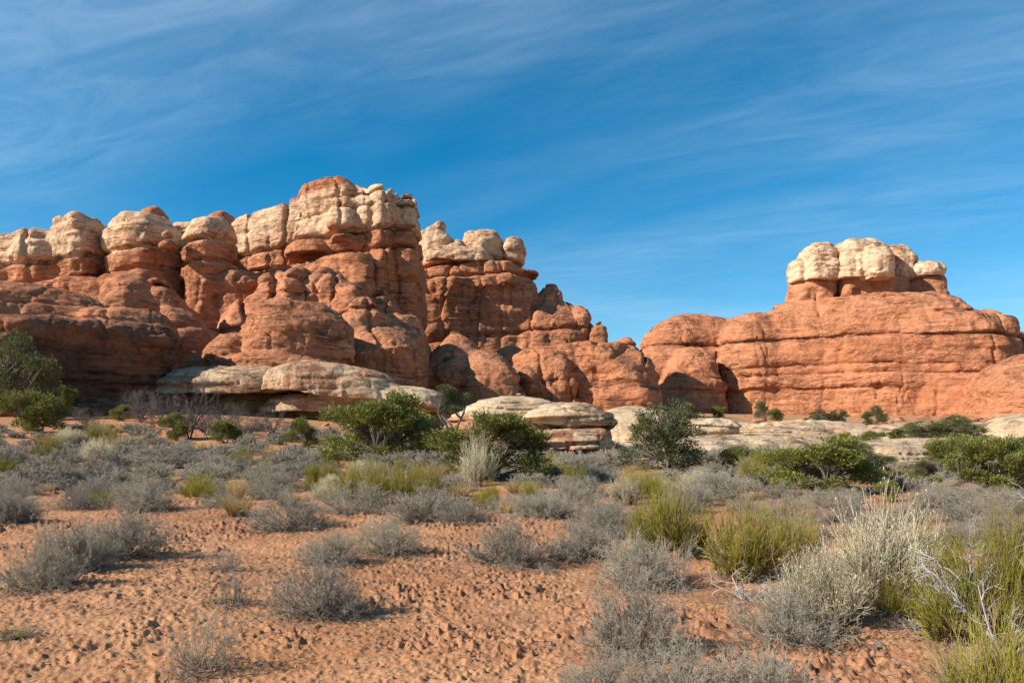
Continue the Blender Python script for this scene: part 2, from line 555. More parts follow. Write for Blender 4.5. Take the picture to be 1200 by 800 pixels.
def rock_numbers(name, lobes, h, beds=None, off=0.35, notch=0.5, warp=0.8, warp_len=9.0, rough=0.18, k=0.5, cream=None, seed=1,
              cracks=(), crack_depth=0.9, crack_w=0.35, facet=0.0, varnish=None, cuts=(), floor=None):
    mg = 1.6 + warp
    bs = np.array([l.bounds(mg) for l in lobes])
    lo = bs[:, 0::2].min(0)
    hi = bs[:, 1::2].max(0)
    if floor is not None:
        lo[2] = max(lo[2], floor)
    dims = np.ceil((hi - lo) / h).astype(int) + 1
    F = np.full(dims, 9.0, np.float32)
    ax = [lo[i] + h * np.arange(dims[i], dtype=np.float32) for i in range(3)]
    rs = np.random.RandomState(seed)
    waves = [(rs.normal(size=3) / warp_len * m, rs.rand() * 6.28, rs.normal(size=3)) for m in (2.2, 3.0, 4.4, 6.5, 9.0)]
    for l, bb in zip(lobes, bs):
        sl = []
        for i in range(3):
            a = int(np.clip(math.floor((bb[2 * i] - lo[i]) / h), 0, dims[i]))
            b = int(np.clip(math.ceil((bb[2 * i + 1] - lo[i]) / h) + 1, 0, dims[i]))
            sl.append(slice(a, b))
        x, y, z = np.meshgrid(ax[0][sl[0]], ax[1][sl[1]], ax[2][sl[2]], indexing='ij')
        if x.size == 0:
            continue
        wx = wy = wz = 0
        for j, (kv, ph, dv) in enumerate(waves):
            sn = np.sin(x * kv[0] + y * kv[1] + z * kv[2] + ph) * (warp * 0.36 * (0.75 ** j))
            wx, wy, wz = wx + sn * dv[0], wy + sn * dv[1], wz + sn * dv[2] * 0.5
        d = l.dist(x + wx, y + wy, z + wz).astype(np.float32)
        G = F[tuple(sl)]
        kk = np.maximum(k - np.abs(d - G), 0) / k
        F[tuple(sl)] = np.minimum(d, G) - kk * kk * k * 0.25
    near = np.abs(F) < 3.0
    ii = np.argwhere(near)
    X, Y_, Z = ax[0][ii[:, 0]], ax[1][ii[:, 1]], ax[2][ii[:, 2]]
    D = F[near]
    if beds is not None:
        D = D + beds.field(X, Y_, Z, off, notch)
    for (cx, cy, ang, dep) in cracks:                      # upright joints through the mass
        ca, sa = math.cos(R(ang)), math.sin(R(ang))
        q = (X - cx) * sa - (Y_ - cy) * ca + 0.9 * vnoise(X * 0.15, Z * 0.15, Y_ * 0.15, seed + int(cx * 3)) + 0.25 * vnoise(Z * 0.9, Y_ * 0.5, None, seed)
        D = D + crack_depth * dep * np.exp(-(q / crack_w) ** 2) * smooth(-0.5, 0.3, vnoise(Z * 0.12, X * 0.05, Y_ * 0.05, seed + int(cx * 7)))
    for c in cuts:
        D = np.maximum(D, c(X, Y_, Z))
    F[near] = D
    F[0], F[-1], F[:, 0], F[:, -1], F[:, :, 0], F[:, :, -1] = (np.maximum(F[0], .01), np.maximum(F[-1], .01), np.maximum(F[:, 0], .01),
                                                               np.maximum(F[:, -1], .01), np.maximum(F[:, :, 0], .01), np.maximum(F[:, :, -1], .01))
    v, f = surface_nets(F, lo, h)
    n = vert_normals(v, f)
    x, y, z = v.T
    steep = 1 - np.abs(n[:, 2])
    g = 1 / (h * 9)
    d = rough * fbm(x * g, y * g, z * g * 1.6, 4, 0.55, seed + 40)
    d += rough * 0.9 * steep * vnoise(x * g * 0.25, y * g * 0.25, (z + 0.3 * vnoise(x * .3, y * .3, None, seed)) * g * 3.2, seed + 60)
    rid = 1 - np.abs(vnoise(x * g * 0.45, y * g * 0.45, z * g * 0.10, seed + 70))
    d -= rough * 1.3 * steep * smooth(0.86, 1.0, rid)
    pit = vnoise(x * g * 0.6, y * g * 0.6, z * g * 0.9, seed + 80)
    d -= rough * 1.6 * smooth(0.62, 0.9, pit)
    if facet:
        q = 1 / (h * 10)
        wx, wz = x + 0.5 * vnoise(z * 0.4, y * 0.4, None, seed + 90), z + 0.4 * vnoise(x * 0.4, y * 0.4, None, seed + 91)
        m = smooth(-0.35, 0.3, vnoise(x * 0.07, y * 0.07, z * 0.10, seed + 92)) * (0.25 + 0.75 * smooth(0.35, 0.75, steep))
        d += facet * m * (facets(wx * q * 0.55, y * q * 0.55, wz * q * 0.45, seed + 93) + 0.5 * facets(wx * q * 1.5, y * q * 1.5, wz * q * 1.3, seed + 101))
    v = v + n * d[:, None]
    c = np.zeros(len(v), np.float32) if cream is None else (np.full(len(v), cream, np.float32) if isinstance(cream, (int, float)) else cream(x, y, z).astype(np.float32))
    return v, f, c, (None if varnish is None else varnish(x, y, z).astype(np.float32))


POOL = ThreadPoolExecutor(4)
PENDING = []


def rock_mesh(name, *args, mat=None, **kw):
    """The numbers are worked out on a thread; finish() turns them into meshes."""
    job = POOL.submit(rock_numbers, name, *args, **kw)

    def finish():
        v, f, c, w = job.result()
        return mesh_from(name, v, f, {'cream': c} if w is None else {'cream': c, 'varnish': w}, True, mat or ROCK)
    return finish


def thing_rock(*args, **kw):
    PENDING.append((args, kw))


def place_rocks():
    for args, kw in PENDING:
        rock_thing(*args, **kw)


def rock_thing(name, label, cat, body, caps=(), group=None):
    """A rock that is one mesh, or an Empty over its parts: (part name, mesh, label)."""
    body = body()
    caps = [(a, m(), l) for a, m, l in caps]
    if not caps:
        o = link(name, body)
        return tag(o, label, cat, group)
    bb = np.array([v.co for v in list(body.vertices)[::50]])
    base = (float(bb[:, 0].mean()), float(bb[:, 1].mean()), float(bb[:, 2].min()))
    e = tag(empty(name, base), label, cat, group)
    for pn, me, lb in (('cliff_body', body, None),) + tuple(caps):
        o = link(pn, me, e, (-base[0], -base[1], -base[2]))
        if lb:
            o['label'] = lb
    return e

# ------------------------------------------------------------------ the ground
_gy = np.array([0, 30, 45, 62, 80, 100, 130, 180, 260, 500, 3000], float)
_gl = np.array([0, 0, 0.45, 2.3, 3.2, 4.0, 5.0, 6.0, 8.0, 10, 10], float)
_gc = np.array([0, 0, 0.05, 0.42, 1.3, 2.8, 4.8, 6.2, 8.0, 10, 10], float)
_gr = np.array([0, 0, 0.05, 0.38, 0.95, 1.75, 3.0, 5.0, 7.5, 10, 10], float)


def ground_base(x, y):
    x, y = np.asarray(x, float), np.asarray(y, float)
    s = x / np.maximum(y, 3.0)
    wl, wr = 1 - smooth(-0.42, -0.02, s), smooth(0.05, 0.36, s)
    a, b, c = np.interp(y, _gy, _gl), np.interp(y, _gy, _gc), np.interp(y, _gy, _gr)
    return a * wl + c * wr + b * (1 - wl - wr)


def ground_z(x, y):
    """The lie of the land without its crust."""
    x, y = np.asarray(x, float), np.asarray(y, float)
    z = ground_base(x, y)
    z = z + 0.10 * vnoise(x * 0.22, y * 0.22, None, 11) + 0.05 * vnoise(x * 0.6, y * 0.6, None, 12)
    return z


def ground_at(u, v):
    """Where the ray through pixel (u, v) meets the ground."""
    lo, hi = 2.0, 2.0
    f = lambda Y: float(EYE + (V0 - v) / F_PX * Y - ground_z(np.array([(u - U0) / F_PX * Y]), np.array([Y]))[0])
    while hi < 400:
        hi = lo * 1.02
        if f(hi) < 0:
            break
        lo = hi
    for _ in range(20):
        m = (lo + hi) / 2
        if f(m) < 0:
            hi = m
        else:
            lo = m
    Y = (lo + hi) / 2
    x = (u - U0) / F_PX * Y
    return x, Y, float(ground_z(np.array([x]), np.array([Y]))[0])


def build_ground():
    th = np.concatenate([np.linspace(-54, 54, 1480), np.linspace(54, 306, 110)[1:-1]])
    r = [0.4]
    while r[-1] < 3000:
        q = r[-1]
        r.append(q * (1.25 if q < 3.2 else 1.0042 if q < 12 else 1.008 if q < 40 else 1.02 if q < 200 else 1.12))
    r = np.array(r)
    T, Rr = np.meshgrid(R(1) * th, r, indexing='ij')
    x, y = Rr * np.sin(T), Rr * np.cos(T)
    x, y = x.ravel(), y.ravel()
    dist = np.hypot(x, y)
    z = ground_z(x, y)
    fr = (1 - smooth(25, 60, dist))
    # knobbly crust: raised clods where a slow noise says so, smooth drifted sand between
    crust = smooth(-0.45, 0.4, vnoise(x * 0.45 + 3, y * 0.45, None, 21) + 0.45 * vnoise(x * 1.7, y * 1.7, None, 22))
    fine = vnoise(x * 33, y * 33, None, 25)
    clod = np.maximum(0, 0.62 * vnoise(x * 9.5, y * 9.5, None, 23) + 0.62 * vnoise(x * 20, y * 20, None, 24) + 0.5 * fine + 0.02)
    patch = 0.35 + 0.65 * smooth(-0.3, 0.4, vnoise(x * 1.1, y * 1.1, None, 29))
    dent = np.maximum(0, vnoise(x * 4.6 + 9, y * 4.6, None, 26) - 0.35)
    ripple = vnoise(x * 2.6, y * 5.5, None, 27)
    z = z + fr * ((0.16 + 0.84 * crust) * patch * 0.062 * clod + 0.009 * fine + 0.014 * ripple - 0.026 * dent * (0.3 + 0.7 * crust))
    # slickrock benches show through on the far right and middle
    s = x / np.maximum(dist, 1)
    cream = smooth(46, 56, y + 9 * vnoise(x * 0.07, y * 0.07, None, 31) + 3 * vnoise(x * .3, y * .3, None, 32)) * smooth(-0.03, 0.09, s)
    cream *= 1 - 0.75 * smooth(0.05, 0.5, vnoise(x * 0.05 + 4, y * 0.09, None, 33) + 0.4 * vnoise(x * .25, y * .4, None, 37)) * smooth(60, 75, y)
    cream *= 1 - 0.6 * smooth(105, 135, y)
    z = z + cream * (0.45 * np.floor(2.2 * vnoise(x * 0.05, y * 0.11, None, 34)) * 0.5 + 0.10 * fbm(x * 0.3, y * 0.3, None, 3, 0.5, 35))
    n = len(r)
    i = np.arange(len(th))[:, None]
    j = np.arange(n - 1)[None, :]
    a, b = i * n + j, ((i + 1) % len(th)) * n + j
    f = np.stack([a, a + 1, b + 1, b], -1).reshape(-1, 4)
    cl = (crust * smooth(0.05, 0.5, clod) * fr)
    v = np.stack([x, y, z], 1)
    c = len(v)
    v = np.vstack([v, [[0, 0, 0]]])
    tri = np.stack([np.full(len(th), c), (np.arange(len(th)) * n), ((np.arange(len(th)) + 1) % len(th)) * n], 1)
    ex = lambda q: np.append(q, 0)
    me = mesh_from("ground", v, [f, tri], {'crust': ex(crust), 'clod': ex(cl), 'cream': ex(cream)}, True, SAND)
    return tag(link("ground", me), kind='structure')


def sand_material():
    m, t, b = new_mat("red sand and crust")
    geo = N(t, 'ShaderNodeNewGeometry')
    pos = geo.outputs['Position']
    n1 = tex_noise(t, pos, 0.35, 4.0, 0.6)
    n2 = tex_noise(t, pos, 4.0, 5.0, 0.65)
    n3 = tex_noise(t, pos, 38.0, 4.0, 0.65)
    sand = mix_rgb(t, stepped(t, n1, 0.35, 0.65), (0.375, 0.172, 0.080), (0.52, 0.275, 0.138))
    sand = mix_rgb(t, math_node(t, 'MULTIPLY', stepped(t, n2, 0.45, 0.7), 0.35), sand, (0.28, 0.11, 0.055))
    cf = math_node(t, 'MULTIPLY', attr(t, 'clod'), math_node(t, 'MULTIPLY', stepped(t, n2, 0.40, 0.62), 0.85))
    sand = mix_rgb(t, cf, sand, (0.15, 0.075, 0.05))
    duff = math_node(t, 'MULTIPLY', attr(t, 'duff'), stepped(t, n3, 0.35, 0.6))
    sand = mix_rgb(t, math_node(t, 'MULTIPLY', duff, 0.75), sand, (0.13, 0.082, 0.055))
    sand = mix_rgb(t, math_node(t, 'MULTIPLY', attr(t, 'crust'), 0.22), sand, (0.30, 0.14, 0.085))
    beds = tex_noise(t, mapped(t, pos, (0.12, 0.35, 1.6)), 1.0, 5.0, 0.62)
    rock = mix_rgb(t, stepped(t, beds, 0.36, 0.62), (0.47, 0.28, 0.165), (0.60, 0.47, 0.32))
    cr = math_node(t, 'ADD', attr(t, 'cream'), math_node(t, 'MULTIPLY', math_node(t, 'SUBTRACT', n2, 0.5), 0.6))
    col = mix_rgb(t, stepped(t, cr, 0.4, 0.62), sand, rock)
    col = mix_rgb(t, 1.0, col, mix_rgb(t, stepped(t, n3, 0.28, 0.72), (0.74, 0.72, 0.70), (1.2, 1.2, 1.2)), 'MULTIPLY')
    t.links.new(col, b.inputs['Base Color'])
    b.inputs['Roughness'].default_value = 0.97
    b.inputs['Specular IOR Level'].default_value = 0.08
    h = math_node(t, 'ADD', math_node(t, 'MULTIPLY', n3, 0.35), n2)
    bp = N(t, 'ShaderNodeBump', i_Strength=0.8, i_Distance=0.035)
    t.links.new(h, bp.inputs['Height'])
    t.links.new(bp.outputs[0], b.inputs['Normal'])
    return m


SAND = sand_material()
GROUND = build_ground()

# ------------------------------------------------------------------ the cliffs and buttes
DIP, X_DIP = 0.12, px(440, 300, 145)[0]


def zat(v, Y):
    return EYE + (V0 - v) / F_PX * Y


BL = Beds(5, 0, 60, 3.0, 7.5, DIP, X_DIP, planes=(zat(281, 145), zat(304, 145), zat(390, 145)))     # the left formation
BR = Beds(12, 0, 60, 3.2, 8.0, 0.0, 0.0, planes=(zat(391, 186),))       # the right butte
BN = Beds(23, -2, 30, 0.9, 2.4, 0.02, 0.0, width=0.2)                                                          # masses nearer by


def level(zc, soft=0.8, top=None, dip=DIP):
    def f(x, y, z):
        zw = z - dip * (x - X_DIP)
        c = smooth(zc - soft, zc + soft, zw)
        if top is not None:
            c = c * (1 - smooth(top - soft, top + soft, zw))
        return c
    return f


def joints(u0, u1, Y, n, seed, dep=1.0, spread=35):
    r = random.Random(seed)
    out = []
    for i in range(n):
        u = u0 + (u1 - u0) * (i + r.uniform(0.15, 0.85)) / n
        out.append((px(u, 400, Y)[0], Y, 90 + r.uniform(-spread, spread), dep * r.uniform(0.4, 1.1)))
    return out


TOWER = [(0, 1.06), (0.5, 1.0), (1, 0.93)]
BULGE = [(0, 0.80), (0.12, 0.93), (0.45, 1.03), (0.8, 0.98), (1, 0.90)]
FLARE = [(0, 1.25), (0.4, 1.08), (1, 0.92)]

# A: dark outcrop at the left
A = [Lobe(-60, 205, 372, 505, 88, b=10, n=6, kx=0.2, kz=0.15, yaw=40, prof=[(0, 1.03), (0.25, 1.0), (0.3, 0.94), (0.45, 1.0), (1, 0.97)]),
     Lobe(-90, 128, 333, 392, 91, b=8, n=2.5, kx=0.9, kz=0.9, yaw=38),
     Lobe(70, 196, 362, 400, 93, b=6, n=3, kx=0.5, kz=0.6, yaw=40),
     Lobe(-90, 56, 368, 420, 78, b=4.0, n=3.5, kx=0.5, kz=0.35),
     Lobe(-90, 60, 396, 500, 77, b=4.2, n=3.5, kx=0.4, kz=0.25),
     Lobe(60, 215, 468, 512, 86, b=9.5, n=4, kx=0.4, kz=0.5, yaw=40)]
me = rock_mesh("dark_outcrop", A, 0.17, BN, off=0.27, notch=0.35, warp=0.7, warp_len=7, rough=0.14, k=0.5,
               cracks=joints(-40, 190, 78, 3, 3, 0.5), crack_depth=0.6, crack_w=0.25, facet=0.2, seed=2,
               varnish=lambda x, y, z: 0.85 * smooth(0.6, -1.2, z - zat(372, 80) + 1.2 * vnoise(x * 0.25, y * 0.25, None, 81)))  # dark varnish on the lower beds, also painting in deeper shade below the crown
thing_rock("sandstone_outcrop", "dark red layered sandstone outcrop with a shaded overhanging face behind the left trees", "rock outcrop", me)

# B: dome behind it
B = [Lobe(102, 200, 316, 420, 103, b=4.4, n=3.4, kx=0.85, kz=0.6, yaw=36, prof=BULGE),
     Lobe(80, 160, 348, 430, 106, b=7, n=2.5, kx=0.7, kz=0.6),
     Lobe(186, 258, 362, 500, 118, b=6, n=2.6, kx=0.8, kz=0.3, tilt=-0.45, prof=FLARE),
     Lobe(170, 222, 330, 500, 121, b=5, n=2.6, kx=0.7, kz=0.3, tilt=-0.3, prof=FLARE)]
me = rock_mesh("red_dome", B, 0.22, BL, off=0.24, notch=0.24, warp=0.8, rough=0.15, k=0.8, facet=0.28, seed=4)
thing_rock("sandstone_dome", "smooth red dome with a lit crown standing above the dark left outcrop", "rock outcrop", me)

# C: upper left wall with its cream crest
COLUMN = [(0, 1.05), (0.5, 1.01), (0.8, 1.0), (1, 0.92)]
C_ = [Lobe(-170, 40, 298, 520, 139, b=7, n=4, kx=0.45, kz=0.12, yaw=-14, tilt=0.10, prof=COLUMN),
      Lobe(-40, 90, 272, 520, 138, b=6, n=3.8, kx=0.45, kz=0.14, yaw=-14, tilt=0.16, prof=COLUMN),
      Lobe(54, 129, 251, 520, 136.5, b=4.6, n=3.8, kx=0.45, kz=0.11, yaw=-20, prof=COLUMN),
      Lobe(114, 208, 249, 520, 136, b=5.2, n=3.8, kx=0.42, kz=0.11, yaw=-20, prof=COLUMN),
      Lobe(-150, 200, 296, 520, 145, b=6, n=5, kx=0.3, kz=0.12, tilt=0.12),
      Lobe(-60, 206, 326, 520, 134, b=6, n=4.5, kx=0.3, kz=0.08, yaw=-16, prof=FLARE),
      Lobe(183, 203, 272, 296, 130, b=2.2, n=2.5, kx=0.9, kz=0.8)]
body = rock_mesh("wall", C_, 0.26, BL, off=0.25, notch=0.55, warp=0.7, rough=0.2, k=0.6, seed=6, facet=0.26, cracks=joints(-80, 205, 128, 5, 5, 0.7),
                 cream=level(zat(281, 145) - 0.3, 0.9))
knob = rock_mesh("cap", [Lobe(168, 194, 244, 300, 142, b=4, n=2.5, kx=0.9, kz=0.5)], 0.23, BL, 0.25, 0.3, 0.5, 8, 0.2, 0.6, 0.0, 10)
thing_rock("cliff_wall", "far left cliff wall with rounded cream tops on a red base, left of the shaded cleft", "cliff", body,
           (("summit_knob", knob, "small red knob on top"),))

# D: pillar right of the cleft
D_ = [Lobe(238, 316, 318, 520, 136, b=4.5, n=4, kx=0.4, kz=0.10, prof=TOWER, yaw=-30),
      Lobe(190, 270, 264, 520, 151, b=6, n=4, kx=0.4, kz=0.12),
      Lobe(207, 282, 253, 520, 136, b=4.8, n=3.6, kx=0.45, kz=0.12, yaw=-20, tilt=-0.06, prof=[(0, 0.9), (0.6, 0.93), (0.76, 0.95), (0.78, 1.0), (0.9, 1.0), (1, 0.9)])]
body = rock_mesh("pillar", D_, 0.26, BL, off=0.3, notch=0.75, warp=0.7, rough=0.2, k=0.6, seed=11, facet=0.26, cracks=joints(220, 310, 134, 2, 9, 0.7),
                 cream=level(zat(281, 145) - 0.3, 0.7))
back = rock_mesh("cap", [Lobe(246, 280, 250, 330, 155, b=6, n=2.5, kx=0.9, kz=0.4)], 0.3, BL, 0.25, 0.3, 0.7, 8, 0.2, 0.5, 0.2, 13)
thing_rock("sandstone_pillar", "broad pillar with a rounded cream top right of the shaded cleft in the left cliffs", "rock tower", body,
           (("summit_knob", back, "small red knob behind the cream top"),))

# E: the highest cliff
WALL = [(0, 1.05), (0.5, 1.0), (0.8, 0.99), (1, 0.92)]
E_ = [Lobe(258, 490, 304, 520, 146, b=7.5, n=7, kx=0.1, kz=0.04, prof=WALL, yaw=-28),
      Lobe(248, 378, 250, 520, 151, b=5.5, n=5, kx=0.3, kz=0.10, tilt=0.22, yaw=-28, prof=WALL),
      Lobe(308, 404, 231, 520, 147.5, b=4.6, n=5, kx=0.28, kz=0.09, tilt=0.18, yaw=-28, prof=WALL),
      Lobe(338, 442, 213, 520, 144, b=4.6, n=5, kx=0.3, kz=0.07, yaw=-26, prof=WALL),
      Lobe(404, 473, 216, 520, 140.5, b=3.4, n=5, kx=0.25, kz=0.06, prof=[(0, 1.06), (0.5, 1.02), (0.75, 1.0), (1, 0.84)], yaw=-26),
      Lobe(448, 495, 222, 520, 147, b=9, n=5, kx=0.3, kz=0.14, prof=[(0, 1.02), (0.6, 0.98), (0.8, 0.92), (1, 0.66)]),
      Lobe(334, 396, 258, 304, 143, b=6, n=2.4, kx=0.9, kz=0.9, prof=[(0, 1.1), (0.5, 0.9), (1, 0.62)]),
      Lobe(386, 424, 238, 290, 140, b=4, n=2.8, kx=0.8, kz=0.5, prof=BULGE)]
body = rock_mesh("cliff", E_, 0.26, BL, off=0.3, notch=0.85, warp=0.6, rough=0.22, k=0.45, seed=14, cracks=joints(275, 490, 144, 8, 11, 0.75), crack_w=0.3, facet=0.30,
                 cream=level(zat(281, 145), 0.6, zat(234, 150)))
thing_rock("high_cliff", "highest cliff, cream upper wall over red ledges, ending in a sheer dark edge", "cliff", body)

# F: red knobs at its foot
F_ = [Lobe(302, 348, 320, 460, 132, b=6.5, n=2.8, kx=0.7, kz=0.16, prof=[(0, 1.35), (0.55, 1.05), (0.82, 0.97), (0.86, 0.9), (1, 1.0)]),
      Lobe(334, 364, 314, 460, 130, b=6, n=2.6, kx=0.8, kz=0.16, prof=[(0, 1.5), (0.62, 0.95), (0.88, 0.95), (0.91, 0.8), (1, 0.95)]),
      Lobe(358, 410, 315, 460, 132, b=7, n=2.6, kx=0.9, kz=0.25, prof=FLARE),
      Lobe(384, 440, 330, 460, 129, b=7, n=2.5, kx=0.95, kz=0.4, prof=FLARE),
      Lobe(262, 330, 345, 480, 130, b=7, n=2.6, kx=0.8, kz=0.35, prof=FLARE),
      Lobe(432, 470, 322, 460, 138, b=5, n=2.6, kx=0.9, kz=0.5, prof=[(0, 2.0), (0.5, 1.2), (1, 0.5)]),
      Lobe(415, 478, 348, 470, 134, b=6, n=2.6, kx=0.8, kz=0.3, prof=FLARE)]
me = rock_mesh("knobs", F_, 0.25, BL, off=0.2, notch=0.35, warp=0.9, rough=0.2, k=1.3, seed=18, facet=0.32, cracks=joints(270, 450, 124, 5, 17, 0.8))
thing_rock("knobby_ridge", "ridge of rounded red knobs at the foot of the highest cliff", "rock outcrop", me)

# G: central red dome on its ledge
G_ = [Lobe(281, 407, 347, 440, 106, b=8.5, n=3.2, kx=0.75, kz=0.5, prof=[(0, 0.96), (0.1, 0.95), (0.14, 1.0), (0.3, 1.03), (0.6, 0.98), (1, 0.88)], yaw=30),
      Lobe(296, 385, 350, 400, 108, b=7, n=2.7, kx=0.9, kz=0.7),
      Lobe(240, 300, 388, 450, 104, b=5, n=2.4, kx=0.95, kz=0.75, tilt=0.12),
      Lobe(255, 402, 416, 520, 103, b=9, n=3, kx=0.5, kz=0.15, prof=FLARE, yaw=10),
      Lobe(195, 280, 415, 520, 108, b=7, n=2.5, kx=0.9, kz=0.5, prof=FLARE)]
me = rock_mesh("dome", G_, 0.2, BL, off=0.18, notch=0.28, warp=0.8, rough=0.15, k=0.7, facet=0.28, seed=20)
thing_rock("sandstone_dome", "large red dome in front of the knobby ridge, its right face in shade", "rock outcrop", me)

# H: right shoulder
H_ = [Lobe(392, 462, 346, 500, 120, b=8, n=2.5, kx=0.95, kz=0.4, prof=FLARE),
      Lobe(398, 498, 380, 500, 117, b=8.5, n=2.9, kx=0.7, kz=0.4, prof=[(0, 1.05), (0.5, 1.0), (1, 0.86)], yaw=12),
      Lobe(440, 500, 362, 500, 124, b=7, n=2.7, kx=0.7, kz=0.3, prof=FLARE)]
me = rock_mesh("shoulder", H_, 0.22, BL, off=0.24, notch=0.28, warp=0.9, rough=0.18, k=0.8, seed=22, facet=0.32, cracks=joints(420, 500, 110, 2, 19, 0.6))
thing_rock("sandstone_shoulder", "bulging red rock shoulder between the large red dome and the shaded slope", "rock outcrop", me)

# base ledges: pale overhanging slickrock below the dome
Q1 = [Lobe(188, 340, 430, 462, 89, b=5.5, n=3.2, kx=0.6, kz=0.85, yaw=10),
      Lobe(185, 345, 446, 520, 96, b=5, n=4, kx=0.4, kz=0.3)]
me = rock_mesh("ledge", Q1, 0.17, BN, off=0.15, notch=0.21, warp=0.6, rough=0.1, k=0.6, seed=24, facet=0.12, cream=0.74, mat=NEAR_ROCK)
thing_rock("slickrock_ledge", "pale rounded ledge overhanging a dark alcove behind the bare tree", "rock ledge", me)
Q2 = [Lobe(312, 470, 427, 464, 88, b=5.5, n=3.2, kx=0.6, kz=0.85, yaw=10, tilt=-0.08),
      Lobe(318, 524, 464, 482, 90, b=5.5, n=4, kx=0.3, kz=0.5),
      Lobe(320, 522, 476, 520, 94, b=5.5, n=4.5, kx=0.3, kz=0.3),
      Lobe(436, 524, 452, 474, 87, b=4, n=3, kx=0.8, kz=0.85, tilt=-0.08)]
me = rock_mesh("ledge", Q2, 0.16, BN, off=0.18, notch=0.24, warp=0.6, rough=0.1, k=0.45, seed=26, facet=0.12, cream=0.72, mat=NEAR_ROCK)
thing_rock("slickrock_ledge", "pale striped ledge with a shaded layered front below the large red dome", "rock ledge", me)
me = rock_mesh("stone", [Lobe(337, 357, 419, 429, 86, b=0.8, n=2.5, kx=0.9, kz=0.5)], 0.08, None, warp=0.2, warp_len=2, rough=0.04, seed=27, cream=0.5, mat=NEAR_ROCK)
thing_rock("boulder", "small loose pale boulder resting on top of the striped ledge", "boulder", me)

# I: shaded cliff behind, with cream knobs
I_ = [Lobe(455, 530, 298, 520, 192, b=8, n=3, kx=0.4, kz=0.2),
      Lobe(486, 640, 312, 520, 184, b=14, n=3.4, kx=0.4, yaw=14, kz=0.15, prof=[(0, 1.14), (0.5, 1.02), (0.8, 0.97), (1, 0.88)]),
      Lobe(480, 560, 306, 520, 180, b=13, n=3.2, kx=0.4, kz=0.15, prof=TOWER),
      Lobe(500, 614, 303, 340, 182, b=11, n=3.4, kx=0.4, kz=0.3),
      Lobe(590, 700, 352, 520, 182, b=12, n=3.0, kx=0.8, kz=0.35, prof=FLARE),
      Lobe(570, 633, 314, 322, 182, b=8, n=3, kx=0.2, kz=0.3),
      Lobe(618, 668, 336, 500, 184, b=10, n=2.8, kx=0.8, kz=0.3, prof=FLARE)]
body = rock_mesh("cliff", I_, 0.32, BL, off=0.36, notch=0.56, warp=1.0, rough=0.2, k=0.6, seed=28, facet=0.36, cracks=joints(480, 690, 170, 7, 21, 0.8))
k1 = rock_mesh("cap", [Lobe(492, 531, 266, 312, 182, b=7, n=2.6, kx=0.8, kz=0.6, prof=BULGE), Lobe(507, 524, 259, 280, 182, b=3, n=2.5, kx=0.8, kz=0.6)],
               0.26, None, 0.2, 0.2, 0.8, 6, 0.2, 0.5, 0.95, 29)
k2 = rock_mesh("cap", [Lobe(541, 592, 268, 309, 182, b=8, n=2.6, kx=0.9, kz=0.75, prof=BULGE), Lobe(524, 548, 284, 309, 180, b=5, n=2.6, kx=0.8, kz=0.6),
                       Lobe(500, 580, 290, 310, 178, b=7, n=3, kx=0.7, kz=0.7)], 0.26, None, 0.2, 0.2, 0.8, 6, 0.2, 0.4, 0.95, 30)
k3 = rock_mesh("cap", [Lobe(587, 616, 277, 308, 181, b=6, n=3, kx=0.7, kz=0.5, prof=BULGE)], 0.26, None, 0.2, 0.2, 0.5, 6, 0.2, 0.4, 0.95, 31)
thing_rock("shaded_cliff", "brown cliff in shade crowned with pale knobs, right of the highest cliff", "cliff", body,
           (("cap_knob", k1, "shaded pale knob with a small tip"), ("cap_knob", k2, "lit cream dome shaped knob"), ("cap_knob", k3, "blocky cream knob at the edge")))
P_ = [Lobe(666, 692, 357, 520, 176, b=4, n=2.8, kx=0.9, kz=0.12, prof=[(0, 1.5), (0.6, 1.1), (0.82, 0.95), (0.86, 0.9), (0.93, 1.0), (1, 0.9)]),
      Lobe(688, 715, 374, 520, 174, b=4, n=2.8, kx=0.9, kz=0.16, prof=[(0, 1.3), (0.7, 1.02), (1, 0.85)]),
      Lobe(640, 672, 385, 520, 174, b=5, n=2.8, kx=0.9, kz=0.3, prof=FLARE)]
me = rock_mesh("pair", P_, 0.25, BL, off=0.24, notch=0.35, warp=0.6, rough=0.18, k=0.4, seed=32)
thing_rock("twin_hoodoos", "pair of round topped red hoodoos at the low end of the shaded cliff", "rock tower", me)
me = rock_mesh("knob", [Lobe(720, 747, 396, 520, 215, b=6, n=2.6, kx=0.9, kz=0.15, prof=FLARE)], 0.35, BR, 0.4, 0.4, 0.6, 8, 0.18, seed=33)
thing_rock("distant_knob", "small dark knob on the skyline in the gap between the two formations", "rock outcrop", me)

# J: slope in the middle, half in shade
J_ = [Lobe(488, 580, 388, 520, 132, b=9, n=2.6, kx=0.95, kz=0.5, prof=[(0, 1.1), (0.6, 1.0), (1, 0.8)], yaw=14),
      Lobe(530, 610, 412, 520, 128, b=8, n=2.6, kx=0.9, kz=0.5, prof=FLARE, yaw=14),
      Lobe(560, 640, 404, 520, 150, b=8, n=2.6, kx=0.9, kz=0.4, prof=FLARE)]
me = rock_mesh("slope", J_, 0.24, BL, off=0.24, notch=0.28, warp=1.0, rough=0.18, k=0.9, facet=0.3, seed=34)
thing_rock("sandstone_slope", "rounded red slope with a dark lower half, below the shaded cliff", "rock outcrop", me)

